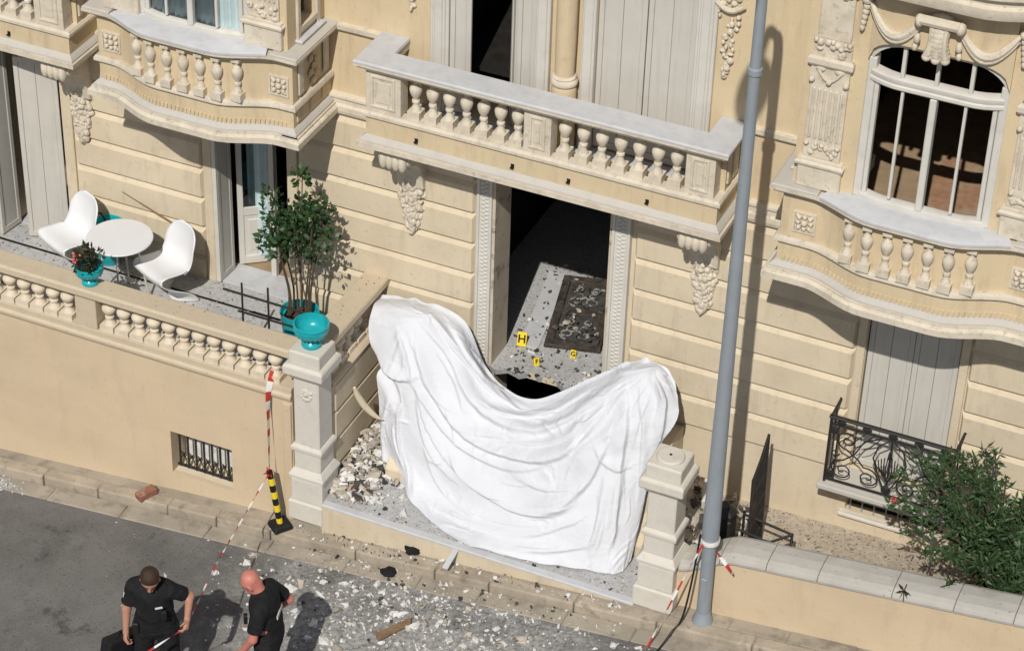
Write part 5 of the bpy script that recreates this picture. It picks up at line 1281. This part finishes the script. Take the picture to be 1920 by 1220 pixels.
tag(part('broken_moulding',MB().tube(cr_list([(-1.70,-1.12,-.38),(-1.685,-1.08,-.50),(-1.63,-1.03,-.65),(-1.55,-.98,-.77),(-1.48,-.94,-.83)],16),[.006+.030*math.sin(math.pi*min(1,.06*i+.1)) for i in range(16)],10),M['course'],smooth=True),'curved broken piece of yellow moulding left of the sheet','fragment')

# ------------------------------------------------------------------ wreckage in the garden right of the lamp
gt=empty('iron_gate_leaf',(2.42,-1.0,-1.24)); gt.rotation_euler=(R(-2),R(3),R(92)); tag(gt,'black iron gate leaf standing edge-on against the wall right of the lamp','gate')
part('gate_frame',MB().box(-.02,.0,-.012,.012,0,1.05).box(.42,.44,-.012,.012,0,1.28).box(0,.42,-.012,.012,.04,.07).box(0,.42,-.012,.012,.62,.64).tube([(-.01,0,1.04),(.2,0,1.13),(.43,0,1.28)],.012,6),M['iron'],gt)
for k in range(9): part('bar',MB().tube([(.03+.045*k,0,.05),(.03+.045*k,0,1.05+.021*k)],.009,6),M['iron'],gt)
for z in (.25,.45,.85): part('cross_bar',B(0,.42,-.008,.008,z,z+.02),M['iron'],gt)
part('lock_plate',B(.0,.14,-.012,.012,.50,.72),M['old_iron'],gt)
fs_=empty('bent_iron_frame',(2.5,-.95,-1.24)); tag(fs_,'bent black iron frame lying on the gravel at the gate foot','frame')
for q in ([(-.20,.10,.52),(.30,.05,.49),(.33,-.07,.30)],[(.30,.05,.49),(.12,-.10,.44),(.16,-.14,.30)],[(-.22,-.06,.46),(.12,-.10,.44)],[(-.20,.10,.0),(-.20,.10,.56)],[(.30,.05,.0),(.30,.05,.50)]): part('bar',MB().tube(q,.014,6),M['iron'],fs_)
pst=empty('iron_stove',(2.12,-.92,-1.26)); tag(pst,'dark broken iron box stump behind the lamp post','stump')
part('box',MB().box(-.11,.11,-.09,.09,0,.52),M['iron'],pst,.02); part('lid',MB().lathe([(.12,.52),(.125,.57),(.05,.64)],10),M['iron'],pst)
rw=empty('broken_low_wall',(1.70,-.70,-1.5)); tag(rw,'broken low wall with rubble slope between right pillar and villa','wall stub')
mb=MB(); mb.add([(-.14,-.55,0),(.12,-.55,0),(.12,.68,0),(-.14,.68,0),(-.14,-.55,.52),(.12,-.55,.45),(.12,.05,.42),(-.14,.0,.60),(.10,.68,.30),(-.14,.68,.35)],[(0,1,5,4),(4,5,6,7),(7,6,8,9),(1,2,8,6,5),(0,4,7,9,3),(3,9,8,2)])
part('wall_core',mb,M['debris'],rw)
part('fallen_block',MB().obox((.10,.30,.52),(1,.3,.1),(-.3,1,.2),(0,-.2,1),.07,.15,.06),M['white_stone'],rw,.01)
part('fallen_baluster',MB().obox((.18,.05,.40),(.8,.2,.3),(-.3,1,.2),(0,-.2,1),.10,.06,.06),M['debris_dark'],rw,.02)

# ------------------------------------------------------------------ cordon post and tapes
def ribbon(name,pts,w,label,sag=0,n=60,step=.11,twist=0,cat='tape',offs=0):
    """striped barrier tape: one band, alternating red and white blocks"""
    P=cr_list(pts,n); vs=[]; fs=[]; mi=[]; acc=0
    for i,p in enumerate(P):
        t=i/(n-1); d=Vector(P[min(i+1,n-1)])-Vector(P[max(i-1,0)]); d.normalize(); a=twist*t*math.pi+.6; side=d.cross(Vector((0,0,1))); 
        if side.length<.05: side=Vector((1,0,0))
        side.normalize(); up_=side.cross(d); q=(side*math.cos(a)+up_*math.sin(a))*w/2
        vs += [tuple(Vector(p)-q),tuple(Vector(p)+q)]
        if i: acc+=(Vector(P[i])-Vector(P[i-1])).length
        if i<n-1: fs.append((2*i,2*i+1,2*i+3,2*i+2)); mi.append(int((acc+offs)/step)%2)
    mb=MB(); mb.v=vs; mb.f=fs; mb.mi=mi
    me=mb.mesh(name,[M['red'],M['tape_white']]); o=link(name,me); tag(o,label,cat,'red and white barrier tapes'); return o
cp=empty('cordon_post',(-2.23,-1.745,zp(-2.23))); tag(cp,'yellow and black striped cordon post in a black rubber foot beside the left pillar','post')
ft=MB(); ft.add([(-.15,-.02,0),(.02,-.15,0),(.15,.02,0),(-.02,.15,0),(-.12,-.016,.06),(.016,-.12,.06),(.12,.016,.06),(-.016,.12,.06)],[(0,3,2,1),(4,5,6,7),(0,1,5,4),(1,2,6,5),(2,3,7,6),(3,0,4,7)])
part('rubber_foot',ft,M['leather'],cp,.012)
top=Vector((-.09,-.02,.70))
for k in range(8):
    a=Vector((0,0,.04))+(top-Vector((0,0,.04)))*(k/8); b=Vector((0,0,.04))+(top-Vector((0,0,.04)))*((k+1)/8)
    part('stripe',MB().tube([a,b],.032,12),M['yellow' if k%2==0 else 'black'],cp,smooth=True)
K=(-2.32,-1.765,-1.20)
ribbon('barrier_tape',[(-2.39,-1.50,-.15),(-2.385,-1.62,-.35),(-2.36,-1.68,-.75),K],.065,'red and white tape hanging from the balustrade down to the cordon post',twist=.3,n=50,step=.10)
ribbon('barrier_tape',[K,(-2.25,-2.5,-1.28),(-2.02,-3.4,-1.08),(-1.71,-4.41,-.84)],.017,'barrier tape stretched from the cordon post to the bowing man',twist=9,n=160,step=.13)
ribbon('barrier_tape',[(-1.71,-4.41,-.84),(-1.88,-4.64,-.94),(-2.15,-5.1,-1.08)],.018,'end of barrier tape running out of frame below the bowing man',twist=2,n=50,step=.16)
mb=MB()
for k in range(10): add_leaf(mb,Vector(K),Vector((random.uniform(-1,1),random.uniform(-1,.3),random.uniform(-.8,.5))).normalized(),.014,.07,random)
tag(part('tape_knot',mb,M['red']),'tangled red tape knot on top of the cordon post','knot')
PL=(2.20,-1.75,-.44)
ribbon('barrier_tape',[PL,(2.10,-1.82,-.75),(1.98,-1.95,-1.15),(1.86,-2.10,-1.56)],.020,'red and white tape running from the lamp post down to the kerb',twist=2,n=60,step=.11)
ribbon('barrier_tape',[(2.30,-1.73,-.46),(2.40,-1.74,-.56),(2.50,-1.72,-.70)],.035,'short loose tape end fluttering right of the lamp post',twist=.8,n=30,step=.10)
tr_=MB().lathe([(.092,-.025),(.094,0),(.092,.025)],16); tr_.v=[(x+2.235,y-1.655,z-.44) for x,y,z in tr_.v]
tag(part('tape_wrap',tr_,M['tape_white']),'white tape wrapped round the lamp post joint','tape')
tag(part('power_cable',MB().tube(cr_list([(2.16,-1.72,-.36),(2.13,-1.76,-.9),(2.08,-1.80,-1.35),(2.02,-1.90,-1.47),(1.95,-2.12,-1.578),(1.8,-2.6,-1.592)],30),.010,6),M['black']),'thin black cable running down the lamp post to the road','cable')

# ------------------------------------------------------------------ single pieces lying in the street
def lump(name,x,y,z,r,mat,label,cat,seed):
    rn=random.Random(seed); mb=MB(); mb.blob((0,0,0),(r,r*.8,r*.5),10,7)
    mb.v=[tuple(Vector(v)*(1+rn.uniform(-.22,.22))) for v in mb.v]; o=part(name,mb,mat); o.location=(x,y,z); return tag(o,label,cat)
lump('charred_lump',-.79,-1.66,zp(-.79)+.03,.085,M['char'],'black charred lump on the pavement in front of the sheet','lump',1)
lump('charred_lump',-.92,-1.93,zr(-.92)+.03,.085,M['char'],'black charred lump in the gutter below the pavement','lump',2)
o=part('loose_brick',B(-.105,.105,-.05,.05,0,.075),M['brick'],bevel=.006); o.location=(-3.78,-1.76,zp(-3.78)+.003); o.rotation_euler=(0,R(-5.7),R(62)); tag(o,'loose red brick on the kerb below the barred cellar window','brick')
o=part('broken_plank',MB().add([(-.20,-.05,0),(.18,-.04,0),(.24,.04,0),(-.17,.05,0),(-.20,-.05,.03),(.17,-.045,.035),(.22,.03,.03),(-.17,.05,.03)],[(0,3,2,1),(4,5,6,7),(0,1,5,4),(1,2,6,5),(2,3,7,6),(3,0,4,7)]),M['wood'],bevel=.004); o.location=(-.50,-2.68,zr(-.5)+.01); o.rotation_euler=(0,R(-4),R(58)); tag(o,'splintered brown plank lying on the dusty road','plank')
o=part('metal_strip',B(-.03,.03,-.16,.16,0,.008),M['marble']); o.location=(-.33,-1.72,-1.56); o.rotation_euler=(R(24),R(-5),R(-8)); tag(o,'grey metal strip leaning over the court edge onto the pavement','strip')
tw=empty('fallen_twig',(4.05,-1.46,zc(4.05)-.02)); tag(tw,'small dark withered twig on the garden wall coping','twig')
mb=MB()
for k in range(9): add_leaf(mb,Vector((0,-.06,.04)),Vector((random.uniform(-1,1),random.uniform(-1,.4),random.uniform(-.6,.6))).normalized(),.014,.085,random)
part('leaves',mb,M['leaf_dark'],tw); part('stalk',MB().tube([(0,.02,.05),(0,-.06,.04),(.02,-.13,-.02)],.006,5),M['bark'],tw)

# ------------------------------------------------------------------ countless debris
def scatter(name,label,pts,mats,cat='rubble'):
    mb=MB()
    for x,y,z,r,mi in pts: mb.rock((x,y,z+r*.3),r,mi)
    o=part(name,mb,mats); return tag(o,label,cat,kind='stuff')
rn=random.Random(91); pts=[]
for k in range(1500):
    x=-1.82+abs(rn.gauss(0,.28)); y=-1.5+1.2*rn.random()
    if x>-.9: continue
    hgt=max(0,.22-.32*(x+1.82))*max(.15,min(1,(y+1.55)/.7)); pts.append((x,y,-1.5+hgt*rn.random()**.5,.006+.062*rn.random()**3.2,rn.choice((0,0,0,1,1,1,2))))
scatter('rubble_heap','heap of broken masonry in the court corner against the left pillar',pts,[M['debris'],M['debris_white'],M['debris_dark']])
pts=[]
for k in range(4600):
    x=rn.gauss(-.3,1.15); y=-2.05-abs(rn.gauss(0,1.15))
    if x<-2.3 and rn.random()<.7: continue
    if y<-5.6: continue
    pts.append((x,y,zr(x)+.001,.003+.022*rn.random()**5,1 if rn.random()<.75 else rn.choice((0,2,0))))
for k in range(95):
    x=rn.gauss(-.5,.9); y=-2.1-abs(rn.gauss(0,.9)); pts.append((x,y,zr(x)-.006,rn.uniform(.025,.06),1 if rn.random()<.7 else 0))
scatter('road_debris','pale plaster fragments scattered over the road before the entrance',pts,[M['debris'],M['debris_white'],M['debris_dark']])
pts=[]
for k in range(620):
    x=rn.uniform(-1.9,1.5) if rn.random()<.8 else rn.gauss(-1.5,.5); y=rn.choice((rn.uniform(-1.83,-1.66),rn.uniform(-2.05,-1.84)))
    pts.append((x,y,(zp(x) if y>-1.84 else zr(x)+.012)+.001,.004+.022*rn.random()**3,rn.choice((0,0,1,2,1))))
scatter('pavement_debris','grit and chips along the pavement and gutter at the entrance',pts,[M['debris'],M['debris_white'],M['debris_dark']])
pts=[]
for k in range(420): pts.append((rn.uniform(-1.75,1.45),-1.58+.9*rn.random()**1.6,-1.499,.004+.02*rn.random()**3,rn.choice((0,0,1,2))))
scatter('court_debris','chips and dust around the hem of the sheet',pts,[M['debris'],M['debris_white'],M['debris_dark']])
pts=[]
for k in range(620): 
    y=-.05+2.0*rn.random()**1.4; x=rn.uniform(-.6,.5)-.2*y
    pts.append((x,y,-.494,.004+.030*rn.random()**3,rn.choice((2,2,2,2,0,1))))
for k in range(60): pts.append((rn.uniform(.2,.5),rn.uniform(-.05,.25),-.5+.05*rn.random(),rn.uniform(.012,.04),rn.choice((0,1))))
for k in range(46): pts.append((-.21+rn.uniform(-.26,.26)-.22*(q:=rn.uniform(-.5,.5)),1.10+q,-.40,rn.uniform(.012,.045),rn.choice((2,2,0))))
scatter('hall_debris','burnt fragments strewn over the hall floor',pts,[M['debris'],M['debris_white'],M['debris_dark']])
pts=[]
for k in range(300): pts.append((rn.uniform(-6.4,-2.2),rn.uniform(-1.15,-.05),FL+.001,.003+.012*rn.random()**2,rn.choice((2,2,0))))
for k in range(60): pts.append((rn.uniform(-4.3,-2.2),rn.uniform(-1.55,-1.36),.223,.002+.005*rn.random()**2,rn.choice((2,0))))
for k in range(26): pts.append((rn.uniform(-2.1,-1.9),rn.uniform(-.9,-.05),.222,.004+.008*rn.random()**2,rn.choice((2,0))))
scatter('terrace_debris','dark specks of debris over the terrace floor and rail',pts,[M['debris'],M['debris_white'],M['debris_dark']])
pts=[]
for k in range(260): pts.append((rn.gauss(-5.5,.22),rn.gauss(-1.97,.05),zr(-5.5)+.01+.03*rn.random(),rn.uniform(.006,.02),1))
scatter('glass_shards','heap of pale broken glass swept into the gutter on the left',pts,[M['debris'],M['marble']])
pts=[]
for k in range(150): x=rn.uniform(1.58,2.2); pts.append((x,rn.uniform(-1.2,-.1),-1.26+max(0,.35-.6*(x-1.58))*rn.random(),rn.uniform(.012,.06),rn.choice((0,0,1,2))))
scatter('garden_debris','rubble spilling into the garden bed behind the right pillar',pts,[M['debris'],M['debris_white'],M['debris_dark']])
mb=MB()
for k in range(900):
    x=rn.uniform(2.0,5.2); y=rn.uniform(-1.2,-.03); add_leaf(mb,Vector((x,y,-1.262+.03*(x-2.3))),Vector((rn.uniform(-1,1),rn.uniform(-1,1),.15)).normalized(),rn.uniform(.003,.007),rn.uniform(.012,.04),rn)
tag(part('leaf_litter',mb,M['leaf_dark']),'dry leaves littering the gravel bed','leaf litter',kind='stuff')
